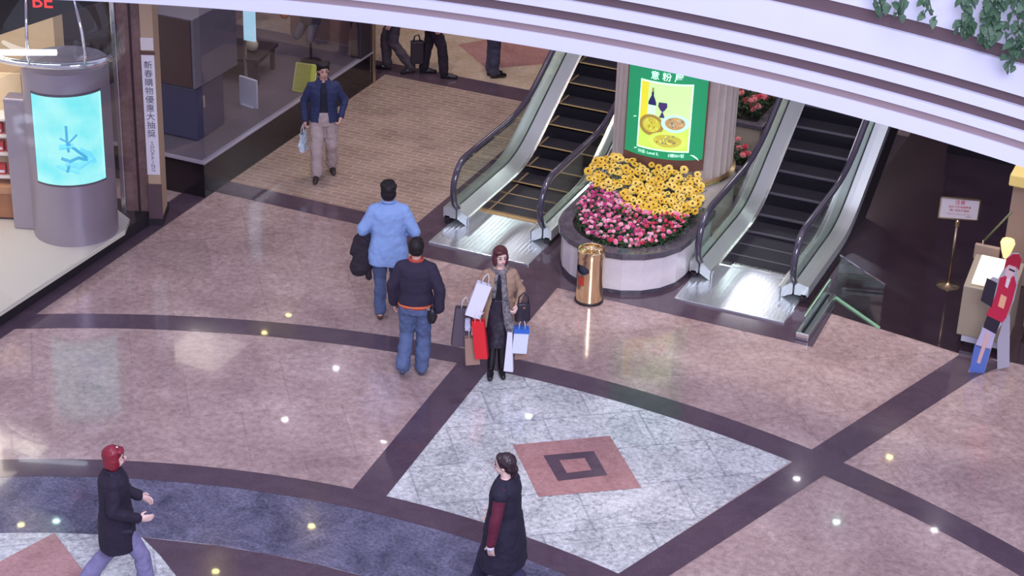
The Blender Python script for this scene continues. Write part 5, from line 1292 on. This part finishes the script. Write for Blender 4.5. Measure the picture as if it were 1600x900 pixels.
# woman in a dark sleeveless coat walking left, bottom centre
p = fl(792, 714, 1.60)
w3 = Person((p[0], p[1]), VR+pi-R(18), 1.62, 'woman in a long sleeveless dark coat with burgundy sleeves walking left', dict(
    kneeR=(.09, .20, .50), ankR=(.09, .30, .085), toeR=(.10, .47, .0), kneeL=(-.09, -.10, .50), ankL=(-.09, -.38, .16), toeL=(-.10, -.26, .0),
    elL=(-.275, .0, 1.12), wrL=(-.315, .03, .85), elR=(.235, .06, 1.12), wrR=(.20, .18, .92)), female=True, turn=R(6))
w3.hands = {'L': dict(curl=.45, d=(.1, -.05, -1), s=(0, 1, 0), n=(1, 0, 0)), 'R': dict(curl=.5)}
w3.body(); w3.hair('tied', mat('hair_dark_brown', (.030, .014, .020), .35))
w3.trousers(cloth('indigo_trousers', (.025, .022, .06), .1), .022, .045)
BUR = cloth('burgundy_knit', (.10, .008, .028))
w3.top('jumper', BUR, .95, .020, 0, sl=.022, cuff=1.0)
w3.top('sleeveless_coat', cloth('midnight_coat', (.013, .010, .028)), .50, .036, .10, sleeves=False)
w3.put('shoulder_yoke', [cap(w3.B((-.08, 0, 1.40)), w3.B(w3.J['shL']+Vector((-.01, 0, -.01))), .060, .088), cap(w3.B((.08, 0, 1.40)), w3.B(w3.J['shR']+Vector((.01, 0, -.01))), .060, .088)], MATS['midnight_coat'])
w3.put('white_cuff', [cap(w3.J['wrL']+Vector((0, 0, .02)), w3.J['wrL']+Vector((0, 0, -.01)), .041, .043)], mat('cuff_white', (.75, .7, .8), .6), .008, 1)
w3.shoes(mat('shoe_black', (.012, .01, .012), .4))

# passers-by beyond the balcony: only their legs show
def passer(px, py, head, H, label, top, leg, sh, J):
    q = fl(px, py); r_ = Person((q[0], q[1]), head, H, label, J); r_.body(.010); r_.hair('short', HAIRK)
    r_.top('jacket', cloth(*top), .80, .036, .01, sl=.026); r_.trousers(cloth(*leg), .022, .036); r_.shoes(mat(*sh)); return r_
g1 = passer(617, 112, VR+pi, 1.72, 'leftmost passer-by beyond the balcony in dark grey trousers', ('suit_plum', (.035, .02, .04)), ('trouser_smoke', (.06, .045, .06)), ('shoe_shine', (.015, .012, .015), .25), dict(kneeR=(.09, .16, .50), ankR=(.09, .12, .085), toeR=(.10, .30, 0), kneeL=(-.09, .02, .50), ankL=(-.09, -.26, .12), toeL=(-.10, -.12, 0)))
g2 = passer(674, 118, VR, 1.72, 'passer-by in black trousers striding beside the dark briefcase', ('suit_wine', (.05, .012, .035)), ('trouser_black', (.018, .010, .022)), ('shoe_shine', (.015, .012, .015), .25), dict(kneeR=(.09, .16, .50), ankR=(.10, .20, .085), toeR=(.11, .38, 0), kneeL=(-.09, -.05, .50), ankL=(-.09, -.13, .085), toeL=(-.10, .05, 0)))
g3 = passer(768, 120, VR+R(20), 1.74, 'passer-by in grey-blue trousers beyond the left escalator', ('suit_blue', (.03, .03, .06)), ('trouser_slate', (.055, .050, .085)), ('shoe_shine', (.015, .012, .015), .25), dict(kneeL=(-.06, .02, .49), ankL=(-.06, .0, .085), toeL=(-.06, .17, 0), kneeR=(.06, .03, .49), ankR=(.06, .02, .085), toeR=(.06, .19, 0)))
q = fl(646, 106)
bc = empty('briefcase', (*wp(651, 66, fl(655, 117)),), VR+R(10), 'tall dark bag carried between the two passers-by on the left', 'bag')
obj('case', box(-.09, .11, -.06, .06, -.34, .02), mat('case_plum', (.020, .012, .022), .5), bc, bev=.015)
obj('handle', tube([(-.05, 0, .01), (-.03, 0, .10), (.03, 0, .12), (.06, 0, .01)], .012, 8), MATS['case_plum'], bc, smooth=True)
